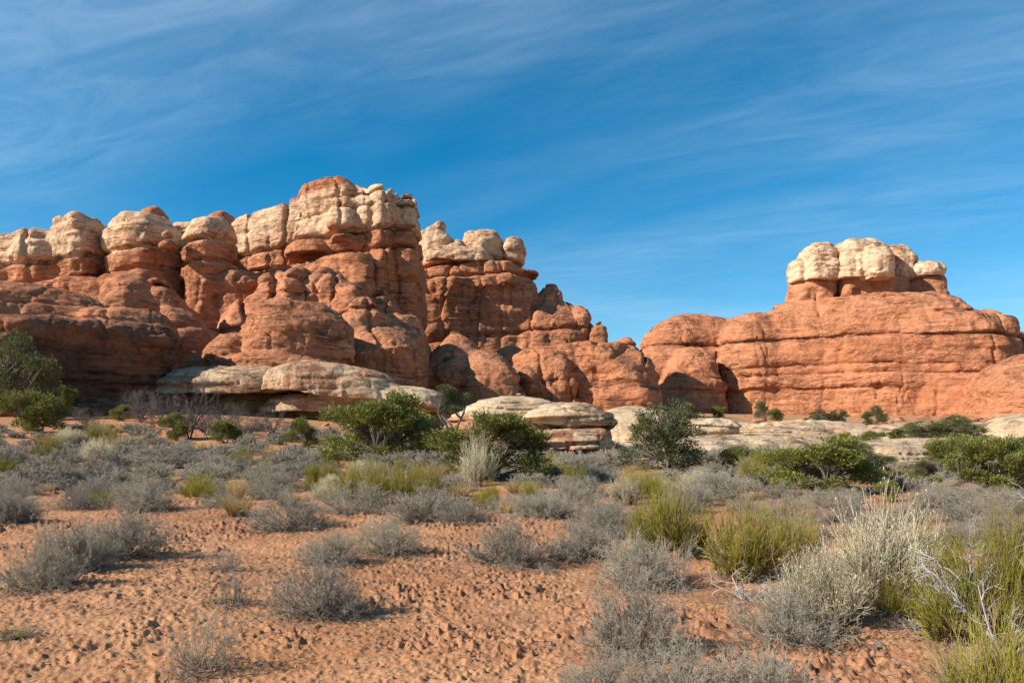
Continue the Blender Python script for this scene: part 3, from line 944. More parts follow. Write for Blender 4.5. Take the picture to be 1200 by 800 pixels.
# K: blocky red wall
K_ = [Lobe(590, 768, 404, 520, 139, b=7, n=4.2, kx=0.35, kz=0.2, yaw=-26, prof=[(0, 1.05), (0.6, 1.0), (0.85, 0.96), (1, 0.9)]),
      Lobe(600, 680, 410, 520, 136, b=8, n=3, kx=0.5, kz=0.35, prof=[(0, 1.06), (0.6, 1.0), (1, 0.85)]),
      Lobe(690, 770, 416, 520, 136, b=8, n=3, kx=0.5, kz=0.3, prof=FLARE)]
me = rock_mesh("block", K_, 0.24, BL, off=0.27, notch=0.35, warp=1.0, rough=0.3, k=0.7, seed=36, facet=0.36, cracks=joints(600, 770, 130, 6, 23, 0.9))
thing_rock("sandstone_block", "low blocky red wall with pitted face and flat top before the skyline gap", "rock outcrop", me)

# M: right butte
M_ = [Lobe(850, 1178, 344, 520, 203, b=13, n=3.6, kx=0.2, kz=0.06, yaw=-32, prof=[(0, 1.10), (0.35, 1.02), (0.62, 0.97), (0.75, 0.90), (0.86, 0.78), (0.95, 0.66), (1, 0.60)]),
      Lobe(838, 930, 366, 520, 216, b=14, n=3, kx=0.6, kz=0.2, prof=[(0, 1.1), (0.7, 1.0), (1, 0.8)]),
      Lobe(752, 880, 368, 520, 226, b=14, n=3, kx=0.6, kz=0.2, prof=[(0, 1.08), (0.6, 1.0), (0.8, 0.95), (1, 0.85)]),
      Lobe(742, 815, 396, 520, 216, b=10, n=2.7, kx=0.8, kz=0.3, prof=FLARE),
      Lobe(770, 846, 408, 520, 208, b=10, n=2.6, kx=0.9, kz=0.5, prof=FLARE, yaw=10),
      Lobe(1095, 1184, 364, 520, 200, b=12, n=3, kx=0.5, kz=0.12, prof=[(0, 1.15), (0.7, 1.0), (1, 0.9)]),
      Lobe(1150, 1200, 388, 520, 206, b=10, n=3, kx=0.6, kz=0.15, prof=FLARE),
      Lobe(1060, 1135, 340, 400, 202, b=9, n=2.7, kx=0.9, kz=0.8, prof=[(0, 1.25), (0.5, 1.0), (1, 0.6)])]
body = rock_mesh("butte", M_, 0.36, BR, off=0.42, notch=0.7, warp=1.1, rough=0.24, k=0.6, seed=38, facet=0.34, crack_w=0.28, cracks=joints(840, 1190, 188, 9, 29, 0.55, 14))
neck = rock_mesh("neck", [Lobe(930, 976, 325, 362, 211, b=6.5, n=3, kx=0.3, kz=0.2), Lobe(973, 1064, 324, 350, 210, b=8, n=3.2, kx=0.4, kz=0.2),
                          Lobe(1059, 1104, 322, 352, 209, b=7, n=2.7, kx=0.6, kz=0.3, prof=[(0, 1.15), (0.5, 0.98), (1, 0.85)])],
                 0.27, None, 0.2, 0.2, 0.7, 6, 0.2, 0.3, 0.1, 39, cracks=joints(935, 1100, 190, 6, 27, 0.6))
caps = []
for i, (u0, u1, vt, vb, Y, b, lab) in enumerate([
        (926, 948, 303, 329, 210, 4.5, "small cream cap at the left end"),
        (940, 981, 284, 329, 209, 7, "tall cream cap next to the left end"),
        (973, 1040, 279, 328, 208, 9, "largest cream cap, cracked down the middle"),
        (1032, 1067, 286, 328, 212, 8, "brown stained cream cap behind the largest"),
        (1061, 1101, 305, 326, 208, 6.5, "low cream cap with a small lump at the right end")]):
    ls = [Lobe(u0, u1, vt, vb, Y, b=b, n=3.6, kx=0.5, kz=0.42, prof=[(0, 0.95), (0.1, 1.0), (0.4, 1.02), (1, 0.84)])]
    if i == 2:
        ls.append(Lobe(1006, 1042, 284, 328, 202, b=7, n=3, kx=0.6, kz=0.5, prof=BULGE))
    if i == 4:
        ls.append(Lobe(1080, 1101, 305, 322, 208, b=4, n=2.5, kx=0.9, kz=0.6))
    caps.append(("cap_rock", rock_mesh("cap", ls, 0.24, None, 0.2, 0.2, 0.7, 6, 0.2, 0.35, 1.12 if i != 3 else 0.8, 40 + i, facet=0.3), lab))
thing_rock("sandstone_butte", "long red butte topped by a cluster of rounded cream caps, standing apart on the right", "butte", body,
           (("neck_band", neck, "red band under the cream caps"),) + tuple(caps))

# N: shoulder at the right edge
N_ = [Lobe(1142, 1290, 414, 520, 172, b=13, n=2.6, kx=0.9, kz=0.6, prof=FLARE)]
me = rock_mesh("shoulder", N_, 0.28, BR, 0.3, 0.35, 0.9, 9, 0.2, seed=46)
thing_rock("sandstone_shoulder", "smooth orange rock shoulder in front of the butte's right end", "rock outcrop", me)

# pale slickrock nearer by
def slick(name, label, cat, lobes, h, cream, seed, off=0.12, notch=0.22, warp=0.4, rough=0.06, beds=None, k=0.2):
    me = rock_mesh(name, lobes, h, beds or BN, off=off, notch=notch, warp=warp, warp_len=5, rough=rough, k=k, facet=rough * 1.6, seed=seed, cream=cream, mat=NEAR_ROCK)
    return thing_rock(name, label, cat, me)


BT = Beds(31, -1, 12, 0.35, 1.0, 0.0, 0.0, width=0.09)
slick("slickrock_bench", "smooth pale slickrock bench behind the bushy juniper, topped by a thin cream sheet", "rock ledge",
      [Lobe(540, 668, 463, 496, 77, b=6, n=3.2, kx=0.8, kz=0.85, tilt=-0.05, prof=[(0, 1.08), (1, 0.92)]), Lobe(600, 712, 471, 500, 84, b=6, n=3, kx=0.8, kz=0.7),
       Lobe(520, 650, 485, 530, 76, b=6.5, n=3, kx=0.6, kz=0.5, prof=FLARE)], 0.12,
      lambda x, y, z: 0.25 + 0.7 * smooth(-0.4, 0.5, z - zat(487, 72)), 50, beds=BT, notch=0.3, off=0.25)
slick("layered_boulder", "big layered boulder with a cream cap and red seams, right of the bushy juniper", "boulder",
      [Lobe(616, 724, 472, 499, 51, b=2.7, n=3.6, kx=0.6, kz=0.75, prof=[(0, 0.92), (0.35, 1.0), (1, 0.9)], tilt=-0.06),
       Lobe(624, 720, 500, 523, 50.5, b=2.5, n=4, kx=0.25, kz=0.25, prof=[(0, 0.94), (0.5, 1.0), (1, 0.95)]),
       Lobe(618, 700, 513, 524, 50, b=2.4, n=4, kx=0.25, kz=0.3),
       Lobe(640, 738, 520, 552, 51, b=2.6, n=3.4, kx=0.4, kz=0.4, prof=[(0, 0.9), (1, 1.0)])], 0.075,
      lambda x, y, z: np.where(z > zat(498, 49), 0.85, np.where(z > zat(523, 49), 0.56, 0.28)), 51, off=0.2, notch=0.3, rough=0.05, warp=0.25, beds=BT)
slick("slickrock_bench", "low cream slickrock swell just right of the layered boulder", "rock ledge",
      [Lobe(690, 790, 476, 520, 76, b=6, n=2.6, kx=0.95, kz=0.7)], 0.13, 0.9, 52)
slick("layered_boulder", "flat pale boulder with a dark undercut right of the gnarled juniper", "boulder",
      [Lobe(800, 866, 488, 508, 70, b=3.2, n=2.7, kx=0.85, kz=0.8, prof=[(0, 0.9), (0.4, 1.0), (1, 0.85)])], 0.1, 0.8, 53, beds=BT)
slick("slickrock_bench", "broad cream slickrock sheet with low steps in front of the right butte", "rock ledge",
      [Lobe(850, 985, 498, 530, 74, b=5, n=2.7, kx=0.9, kz=0.6), Lobe(770, 975, 508, 540, 62, b=5, n=2.7, kx=0.95, kz=0.7),
       Lobe(800, 900, 522, 548, 52, b=3.5, n=2.8, kx=0.9, kz=0.6)], 0.12, 0.85, 54, beds=BT)
slick("layered_boulder", "rust stained pale boulder with a rounded top among the right hand junipers", "boulder",
      [Lobe(1008, 1112, 528, 580, 33, b=1.5, n=3, kx=0.55, kz=0.4, prof=[(0, 0.98), (0.6, 1.02), (1, 0.93)]),
       Lobe(1078, 1113, 531, 580, 32.6, b=1.0, n=2.8, kx=0.7, kz=0.5)], 0.05, 0.62, 55, beds=BT)
slick("slickrock_bench", "smooth cream slickrock hump at the right edge below the orange shoulder", "rock ledge",
      [Lobe(1146, 1260, 486, 530, 86, b=6, n=2.6, kx=0.95, kz=0.7)], 0.14, 0.85, 56)
slick("slickrock_bench", "long low cream ledge behind the rust stained boulder", "rock ledge",
      [Lobe(985, 1220, 514, 545, 62, b=5, n=2.8, kx=0.8, kz=0.5, prof=[(0, 1.1), (1, 0.95)]), Lobe(960, 1100, 522, 545, 52, b=4, n=2.8, kx=0.8, kz=0.5),
       Lobe(1110, 1230, 524, 550, 48, b=4, n=2.8, kx=0.8, kz=0.5)], 0.12, 0.85, 57, beds=BT)
slick("slickrock_bench", "thin pale ledge among small junipers at the foot of the right butte", "rock ledge",
      [Lobe(1000, 1150, 497, 525, 98, b=7, n=2.8, kx=0.9, kz=0.6), Lobe(870, 1010, 493, 520, 108, b=7, n=2.8, kx=0.9, kz=0.6)], 0.16, 0.7, 58)
place_rocks()
print("rocks", round(time.time() - T0, 1))

# ------------------------------------------------------------------ plants
GREY_TWIG = simple_mat("grey twigs", (0.085, 0.060, 0.042), (0.43, 0.375, 0.295), 0.9, (0.31, 0.265, 0.18))
OLD_WOOD = simple_mat("old shrub wood", (0.09, 0.065, 0.05), (0.20, 0.165, 0.135), 0.95)
GREEN_SHOOT = simple_mat("green jointed shoots", (0.10, 0.11, 0.018), (0.46, 0.40, 0.065), 0.7, (0.36, 0.28, 0.04), 0.18)
RUST_SHOOT = simple_mat("dead shoots", (0.20, 0.115, 0.06), (0.46, 0.33, 0.20), 0.9)
PALE_SHOOT = simple_mat("dry pale shoots", (0.30, 0.25, 0.13), (0.80, 0.69, 0.46), 0.9, (0.62, 0.57, 0.36), 0.15)
STRAW = simple_mat("straw", (0.40, 0.27, 0.10), (0.76, 0.56, 0.25), 0.8, None, 0.25)
NEEDLES = simple_mat("juniper sprays", (0.06, 0.075, 0.015), (0.31, 0.30, 0.07), 0.75, (0.20, 0.20, 0.05), 0.22, 2.0)
DULL_NEEDLES = simple_mat("dull juniper sprays", (0.042, 0.055, 0.022), (0.19, 0.195, 0.07), 0.75, (0.14, 0.15, 0.05), 0.15, 2.0)
BARK = simple_mat("juniper bark", (0.10, 0.075, 0.06), (0.24, 0.195, 0.165), 0.95)
DEAD_WOOD = simple_mat("bleached dead wood", (0.22, 0.19, 0.165), (0.50, 0.465, 0.43), 0.9, None, 0, 14.0)
DARK_DEAD = simple_mat("dark dead wood", (0.07, 0.055, 0.048), (0.17, 0.14, 0.12), 0.95)


THIN = [0.0]


class Twigs:
    """Collects tapering sticks and little blades; build() makes one mesh of them."""

    def __init__(s):
        s.seg, s.blade = [], []

    def stick(s, a, b, ra, rb, age_a, age_b):
        s.seg.append((*a, *b, ra, rb, age_a, age_b))

    def leaf(s, c, d, side, ln, wd, age):
        s.blade.append((*c, *d, *side, ln, wd, age))

    def build(s, name, mat, sides=3):
        V, Fq, A = [], [], []
        n0 = 0
        if s.seg:
            q = np.array(s.seg, np.float32)
            a, b = q[:, 0:3], q[:, 3:6]
            d = b - a
            d /= np.linalg.norm(d, axis=1, keepdims=True) + 1e-9
            ref = np.where(np.abs(d[:, 2:3]) > 0.9, np.array([[1., 0, 0]]), np.array([[0., 0, 1]]))
            e1 = np.cross(d, ref)
            e1 /= np.linalg.norm(e1, axis=1, keepdims=True) + 1e-9
            e2 = np.cross(d, e1)
            n = len(q)
            vs_ = np.zeros((n, 2 * sides, 3), np.float32)
            ag = np.zeros((n, 2 * sides), np.float32)
            for k in range(sides):
                t = 2 * math.pi * k / sides
                off = math.cos(t) * e1 + math.sin(t) * e2
                vs_[:, k] = a + off * q[:, 6:7]
                vs_[:, sides + k] = b + off * q[:, 7:8]
                ag[:, k], ag[:, sides + k] = q[:, 8], q[:, 9]
            base = (np.arange(n) * 2 * sides)[:, None]
            for k in range(sides):
                k2 = (k + 1) % sides
                Fq.append(np.concatenate([base + k, base + k2, base + sides + k2, base + sides + k], 1))
            V.append(vs_.reshape(-1, 3))
            A.append(ag.ravel())
            n0 = n * 2 * sides
        if s.blade:
            q = np.array(s.blade, np.float32)
            c, d, sd = q[:, 0:3], q[:, 3:6], q[:, 6:9]
            ln, wd = q[:, 9:10], q[:, 10:11]
            vs_ = np.stack([c, c + d * ln * 0.45 + sd * wd, c + d * ln, c + d * ln * 0.45 - sd * wd], 1)
            V.append(vs_.reshape(-1, 3))
            A.append(np.repeat(q[:, 11], 4) + np.tile([-0.12, 0, 0.18, 0], len(q)))
            Fq.append(n0 + np.arange(len(q) * 4).reshape(-1, 4))
        return mesh_from(name, np.concatenate(V), np.concatenate(Fq), {'age': np.concatenate(A)}, True, mat)


def unit(v):
    l = math.sqrt(v[0] * v[0] + v[1] * v[1] + v[2] * v[2]) or 1
    return (v[0] / l, v[1] / l, v[2] / l)


def bend(d, r, amt, up=0.0):
    return unit((d[0] + r.gauss(0, amt), d[1] + r.gauss(0, amt), d[2] + r.gauss(0, amt) + up))


def add(p, d, l):
    return (p[0] + d[0] * l, p[1] + d[1] * l, p[2] + d[2] * l)


def grow(tw, r, p, d, ln, rad, level, top, nseg, kids, angle, ratio, jit, up=0.0, ages=(0, 1), first=0.3):
    """A stick of nseg pieces that throws off side sticks, level by level."""
    for i in range(nseg):
        q = add(p, d, ln / nseg)
        f0, f1 = i / nseg, (i + 1) / nseg
        a0 = ages[0] + (ages[1] - ages[0]) * min(1, (level + f0) / (top + 1))
        a1 = ages[0] + (ages[1] - ages[0]) * min(1, (level + f1) / (top + 1))
        tw.stick(p, q, max(rad * (1 - 0.55 * f0), THIN[0]), max(rad * (1 - 0.55 * f1), THIN[0] * 0.7), a0, a1)
        if level < top and f1 > first:
            for _ in range(kids[level]):
                grow(tw, r, q, bend(d, r, angle), ln * ratio * r.uniform(0.6, 1.15), rad * (1 - 0.5 * f1) * 0.62, level + 1, top, nseg if level + 1 < top else 2,
                     kids, angle, ratio, jit, up, ages, 0.0)
        p = q
        d = bend(d, r, jit, up)


def grey_shrub(seed, R_, H, stems, thick, kids=(2, 2, 2), top=3, thin=0.0014):
    """A low dome of stiff grey twigs, wood dark and young tips pale."""
    r = random.Random(seed)
    tw, wood = Twigs(), Twigs()
    THIN[0] = thin
    lump = [r.uniform(0.72, 1.12) for _ in range(7)]
    for i in range(stems):
        az = r.uniform(0, 2 * math.pi)
        el = math.asin(r.uniform(0.05, 1.0))
        L = 1 / math.sqrt((math.cos(el) / R_) ** 2 + (math.sin(el) / H) ** 2) * lump[int(az / 0.9) % 7] * r.uniform(0.78, 1.0)
        p = (r.gauss(0, R_ * 0.16), r.gauss(0, R_ * 0.16), -0.02)
        d = (math.cos(az) * math.cos(el), math.sin(az) * math.cos(el), math.sin(el))
        m = add(p, bend(d, r, 0.18, 0.05), L * 0.28)
        wood.stick((0, 0, -0.04), p, thick * 2.4, thick * 2.2, 0.1, 0.2)
        wood.stick(p, m, thick * 2.2, thick * 1.5, 0.2, 0.7)
        grow(tw, r, m, bend(d, r, 0.2), L * 0.60, thick * 1.4, 0, top, 3, kids, 0.52, 0.50, 0.15, 0.05, (0.0, 1.0), 0.0)
    THIN[0] = 0.0
    return tw, wood


def broom_shrub(seed, R_, H, stems, shoots, thick, spread=0.5, shoot_len=0.5, fuzz=0.0, age=(0.0, 1.0), dead_share=0.0):
    """Upright shrub: woody stems that end in brooms of fine shoots, some of them dead."""
    r = random.Random(seed)
    tw, wood = Twigs(), Twigs()
    for i in range(stems):
        az = r.uniform(0, 2 * math.pi)
        rr = math.sqrt(r.random())
        lean = spread * rr * r.uniform(0.8, 1.2)
        d = unit((math.cos(az) * lean, math.sin(az) * lean, 1.0))
        p = (math.cos(az) * rr * R_ * 0.55, math.sin(az) * rr * R_ * 0.55, -0.02)
        hh = H * (1 - 0.35 * rr * rr) * r.uniform(0.6, 1.08)
        tone = r.gauss(0, 0.2)
        is_dead = r.random() < dead_share
        sink = wood if is_dead else tw
        m = add(p, bend(d, r, 0.15), hh * r.uniform(0.15, 0.3))
        wood.stick((0, 0, -0.04), p, thick * 2.8, thick * 2.6, 0.1, 0.3)
        wood.stick(p, m, thick * 2.6, thick * 1.8, 0.3, 0.9)
        for k in range(max(3, int(shoots * (0.35 if is_dead else r.uniform(0.6, 1.3))))):
            dd = bend(d, r, 0.42, 0.0)
            q = m
            f = r.uniform(0, 1)
            ln = hh * shoot_len * r.uniform(0.55, 1.15) * 0.5
            a = r.uniform(age[0], age[1]) * 0.5 + tone
            for j in range(3):
                n = add(q, dd, ln)
                sink.stick(q, n, thick * (1 - 0.22 * j), thick * (0.78 - 0.22 * j), a + j * 0.16, a + (j + 1) * 0.17)
                if j < 2:
                    for _ in range(2):
                        e = bend(dd, r, 0.36, 0.06)
                        n2 = add(n, e, ln * r.uniform(0.5, 0.95))
                        sink.stick(n, n2, thick * 0.7, thick * 0.4, a + (j + 1) * 0.16, min(1.1, a + j * 0.2 + 0.4))
                        if fuzz:
                            for _ in range(3):
                                w = bend(e, r, 0.5)
                                sink.leaf(add(n, e, ln * r.uniform(0.2, 0.9)), w, unit((w[1], -w[0], 0.1)), fuzz * r.uniform(0.6, 1.2), fuzz * 0.16, r.uniform(0.7, 1.1))
                q, dd = n, bend(dd, r, 0.24, 0.02)
    return tw, wood


def grass_tuft(seed, R_, H, blades, wd):
    r = random.Random(seed)
    tw = Twigs()
    for i in range(blades):
        az = r.uniform(0, 2 * math.pi)
        rr = math.sqrt(r.random())
        lean = 0.12 + 0.75 * rr * r.uniform(0.5, 1.2)
        d = unit((math.cos(az) * lean, math.sin(az) * lean, 1))
        p = (math.cos(az) * rr * R_ * 0.4, math.sin(az) * rr * R_ * 0.4, -0.01)
        ln = H * r.uniform(0.55, 1.15) / 3
        a = r.uniform(0, 0.7)
        for j in range(3):
            q = add(p, d, ln)
            tw.stick(p, q, wd * (1 - .3 * j), wd * (0.7 - .3 * j) + 0.0004, a + j * .1, a + (j + 1) * .12)
            p, d = q, unit((d[0] * 1.25, d[1] * 1.25, d[2] - 0.08 * j))
    return tw


def juniper(seed, R_, H, clumps, per, blade, clump_r, trunk_h=0.1, bare=0.0, lop=0.25, shape=0.0, fan=5):
    """Crown of many small spray clumps on twisted limbs, uneven outline with gaps; trunk and limbs are one mesh."""
    r = random.Random(seed)
    wood, crown = Twigs(), Twigs()
    stems = [(r.gauss(0, R_ * 0.08), r.gauss(0, R_ * 0.08), -0.1) for _ in range(r.choice((2, 3, 3)))]
    limbs = []
    for st in stems:
        p, d = st, bend((0, 0, 1), r, 0.28)
        rad = H * 0.035
        for j in range(4):
            q = add(p, d, H * 0.15)
            wood.stick(p, q, rad, rad * 0.86, 0.3, 0.5)
            limbs.append((q, rad * 0.8))
            p, d, rad = q, bend(d, r, 0.35, 0.15), rad * 0.84
    lobes = []
    for i in range(fan):
        az = 2 * math.pi * (i + r.random() * 0.8) / fan
        rr = R_ * r.uniform(0.34, 0.74)
        lobes.append((math.cos(az) * rr, math.sin(az) * rr, H * (r.uniform(0.14, 0.34) if i % 2 else r.uniform(0.42, 0.72)), R_ * r.uniform(0.22, 0.40), H * r.uniform(0.15, 0.27)))
    for _ in range(2):
        lobes.append((r.gauss(0, R_ * lop), r.gauss(0, R_ * lop), H * (r.uniform(0.64, 0.84) + shape), R_ * r.uniform(0.26, 0.38), H * r.uniform(0.14, 0.24)))
    for i in range(clumps):
        lx, ly, lz, lr, lh = lobes[r.randrange(len(lobes))]
        while True:
            g = (r.gauss(0, 1), r.gauss(0, 1), r.gauss(0, 1))
            u = unit(g)
            if u[2] > -0.55:
                break
        k = r.uniform(0.35, 1.08) ** 0.6
        c = (lx + u[0] * lr * k, ly + u[1] * lr * k, max(trunk_h * H + 0.05, lz + u[2] * lh * k))
        base, rad = min(limbs, key=lambda q: (q[0][0] - c[0]) ** 2 + (q[0][1] - c[1]) ** 2 + 1.5 * (q[0][2] - c[2] * 0.8) ** 2)
        mid = tuple((base[j] + c[j]) / 2 + r.gauss(0, 0.06 * R_) for j in range(3))
        wood.stick(base, mid, rad * 0.45, rad * 0.28, 0.4, 0.6)
        wood.stick(mid, c, rad * 0.28, rad * 0.12, 0.6, 0.9)
        cr = clump_r * r.uniform(0.65, 1.25)
        n = int(per * r.uniform(0.6, 1.2) * (0.25 if r.random() < bare else 1))
        out = unit((c[0] - lx * 0.3, c[1] - ly * 0.3, c[2] - lz + 0.35 * H))
        tone = r.uniform(-0.22, 0.22)
        for _ in range(n):
            w = unit((r.gauss(0, 1), r.gauss(0, 1), r.gauss(0, 1)))
            kk = r.random() ** 0.5 * cr
            pos = (c[0] + w[0] * kk, c[1] + w[1] * kk, c[2] + w[2] * kk * 0.72)
            dd = unit((w[0] * 0.9 + out[0] * 0.5 + r.gauss(0, .35), w[1] * 0.9 + out[1] * 0.5 + r.gauss(0, .35), w[2] * 0.6 + out[2] * 0.5 + 0.35 + r.gauss(0, .3)))
            sd = unit((dd[1] + r.gauss(0, .4), -dd[0] + r.gauss(0, .4), r.gauss(0, .7)))
            crown.leaf(pos, dd, sd, blade * r.uniform(0.6, 1.3), blade * 0.2, 0.58 + tone + r.gauss(0, 0.16))
    return crown, wood


def dead_wood(seed, H, stems, spread, thick, top=3, kids=(2, 2, 1), jit=0.32, angle=0.75, up=0.06, nseg=4):
    r = random.Random(seed)
    tw = Twigs()
    for i in range(stems):
        az = 2 * math.pi * (i + r.random()) / stems
        d = unit((math.cos(az) * spread, math.sin(az) * spread, 1))
        grow(tw, r, (r.gauss(0, .03) * H, r.gauss(0, .03) * H, -0.05 * H), d, H * r.uniform(0.7, 1.0), thick, 0, top, nseg, kids, angle, 0.52, jit, up, (0.2, 1.0), 0.2)
    return tw


def extents(parts):
    """Width and height of the bulk of a plant, stray tips left out."""
    out = []
    for _, me in parts:
        co = np.zeros(len(me.vertices) * 3, np.float32)
        me.vertices.foreach_get('co', co)
        out.append(co.reshape(-1, 3))
    v = np.concatenate(out)
    r_ = np.hypot(v[:, 0], v[:, 1])
    return float(np.percentile(r_, 93)) * 2, float(np.percentile(v[:, 2], 97.5))


class Kind:
    """One kind of plant: a few grown variants, each a list of (part name, mesh). put() stands a copy of it on the ground."""

    def __init__(s, name, cat, variants):
        s.name, s.cat = name, cat
        s.variants = [(v, *extents(v)) for v in variants]
        s.count = 0

    def put(s, x, y, z, w, h, label, group=None, pick=None, rot=None, parts=True, name=None):
        v, vw, vh = s.variants[(pick if pick is not None else s.count) % len(s.variants)]
        s.count += 1
        rz = rot if rot is not None else random.Random(s.count * 7 + len(s.name)).uniform(0, 6.28)
        sc = (w / vw, w / vw, h / vh)
        if len(v) == 1 or not parts:
            o = link(name or s.name, v[0][1])
        else:
            o = empty(name or s.name)
            for pn, me in v:
                link(pn, me, o)
        o.location, o.scale, o.rotation_euler = (x, y, z), sc, (0, 0, rz)
        PLACED.append((x, y, w * 0.5))
        return tag(o, label, s.cat, group)

    def at(s, u, vb, wpx, hpx, label, group=None, Y=None, sink=0.02, **kw):
        if Y is None:
            x, Y, z = ground_at(u, vb)
        else:
            x = (u - U0) / F_PX * Y
            z = EYE + (V0 - vb) / F_PX * Y
        m = Y / F_PX
        return s.put(x, Y, z - sink, wpx * m, hpx * m, label, group, **kw)


PLACED = []


def two(tw, wood, name, n1, m1, n2, m2):
    return [(n1, tw.build(name, m1)), (n2, wood.build(name + " wood", m2))]


grey_near = Kind("grey_shrub", "shrub", [two(*grey_shrub(s, 0.5, h, st, 0.0030, (2, 2, 1)), "grey shrub", "twigs", GREY_TWIG, "woody_stem", OLD_WOOD)
                                         for s, h, st in ((1, 0.50, 95), (2, 0.42, 105), (3, 0.52, 90), (4, 0.46, 110))])
sparse = Kind("sparse_shrub", "shrub", [two(*grey_shrub(s, 0.5, h, st, 0.0032, (2, 1, 2)), "sparse shrub", "twigs", GREY_TWIG, "woody_stem", OLD_WOOD)
                                        for s, h, st in ((11, 0.62, 40), (12, 0.55, 36))])
grey_mid = Kind("grey_shrub", "shrub", [[("twigs", grey_shrub(s, 0.5, h, st, 0.0055, (2, 2, 1), 3, 0.0038)[0].build("grey shrub", GREY_TWIG))]
                                        for s, h, st in ((21, 0.40, 80), (22, 0.45, 72), (23, 0.36, 85), (24, 0.5, 72), (25, 0.42, 80))])
green = Kind("green_shrub", "shrub", [two(*broom_shrub(s, 0.5, h, st, 17, 0.0030, 0.75, 0.5, dead_share=0.24), "green shrub", "shoots", GREEN_SHOOT, "woody_stem", RUST_SHOOT)
                                      for s, h, st in ((31, 0.62, 46), (32, 0.55, 50), (33, 0.7, 40))])
pale = Kind("pale_shrub", "shrub", [two(*broom_shrub(s, 0.5, h, st, 14, 0.0032, 0.6, 0.55, 0.022), "pale shrub", "shoots", PALE_SHOOT, "woody_stem", OLD_WOOD)
                                    for s, h, st in ((41, 0.7, 36), (42, 0.55, 42))])
tuft = Kind("grass_tuft", "grass tuft", [[("blades", grass_tuft(s, 0.5, 0.55, 420, 0.005).build("grass tuft", STRAW))] for s in (51, 52, 53)])


def tree_variant(*a, needles=NEEDLES, **k):
    crown, wood = juniper(*a, **k)
    return [("crown", crown.build("juniper crown", needles)), ("trunk", wood.build("juniper wood", BARK, 6))]


junip = Kind("juniper", "tree", [tree_variant(61, 1.5, 2.2, 210, 120, 0.105, 0.25, 0.03, fan=10), tree_variant(62, 1.6, 2.1, 220, 120, 0.105, 0.25, 0.03, fan=11),
                                 tree_variant(63, 1.4, 2.6, 170, 120, 0.105, 0.25, 0.04, fan=9), tree_variant(64, 1.5, 1.6, 150, 120, 0.105, 0.27, 0.03, shape=-0.1, fan=10)])
gnarled = Kind("juniper", "tree", [tree_variant(71, 1.5, 2.5, 170, 95, 0.085, 0.20, 0.06, 0.25, fan=9, needles=DULL_NEEDLES), tree_variant(72, 1.5, 2.3, 210, 105, 0.09, 0.24, 0.04, 0.12, fan=9, needles=DULL_NEEDLES)])
pinyon = Kind("pinyon_pine", "tree", [tree_variant(81, 1.0, 3.0, 60, 150, 0.10, 0.30, 0.5, needles=DULL_NEEDLES, shape=0.05)])
bushy = Kind("green_bush", "bush", [tree_variant(91, 1.2, 1.3, 90, 130, 0.11, 0.26, 0.02, shape=-0.06, fan=6), tree_variant(92, 1.2, 1.5, 90, 130, 0.11, 0.26, 0.02)])

# ---- trees, each where it stands in the photo
junip.at(447, 546, 128, 78, "wide olive green juniper wrapped round a bleached dead top, below the striped ledge", pick=1)
junip.at(582, 562, 136, 74, "dense bushy juniper in front of the layered boulder, its base in dark shade", pick=0)
gnarled.at(782, 557, 96, 78, "open gnarled juniper with visible limbs, between the layered boulder and the flat pale boulder", pick=0)
pinyon.at(531, 512, 36, 58, "slim pinyon with a rounded top on a thin bare trunk behind the two large junipers", Y=60)
gnarled.at(24, 492, 95, 92, "tall dark pinyon against the shaded outcrop at the edge of the view", pick=1)
bushy.at(38, 508, 62, 46, "round bright green bush at the feet of the tall dark pinyon", pick=0)
junip.at(70, 489, 32, 36, "small upright juniper just right of the round green bush", pick=2)
bushy.at(142, 493, 34, 18, "low green bush in the shade below the dark outcrop", pick=1)
bushy.at(207, 516, 34, 30, "small dark green bush at the foot of the bare tree", pick=1)
bushy.at(262, 519, 38, 24, "spreading low green bush right of the bare tree", pick=0)
bushy.at(356, 524, 42, 32, "rounded dark green bush alone before the shaded ledge", pick=1)
junip.at(868, 553, 56, 28, "low dark green juniper right of the gnarled one", pick=3)
junip.at(905, 556, 44, 26, "small juniper with yellow green tips joining the big spreading juniper", pick=3)
junip.at(962, 576, 122, 58, "big spreading juniper with tangled grey limbs in the middle of the right hand thicket", pick=1)
gnarled.at(1012, 562, 66, 38, "dull green juniper before the rust stained boulder", pick=1)
bushy.at(1044, 588, 30, 24, "small round dark green bush on bare sand before the rust stained boulder", pick=1)
gnarled.at(1092, 562, 58, 24, "low dull bush under the end of the rust stained boulder", pick=0)
junip.at(1160, 578, 86, 62, "large green juniper right of the rust stained boulder", pick=0)
junip.at(1212, 575, 70, 62, "juniper cut off by the edge of the view beside another large one", pick=2)
junip.at(1118, 553, 62, 40, "juniper behind and left of the large green one, growing on pale rock", pick=3)
bushy.at(1085, 574, 34, 16, "bright yellow green low bush below the rust stained boulder", pick=0)
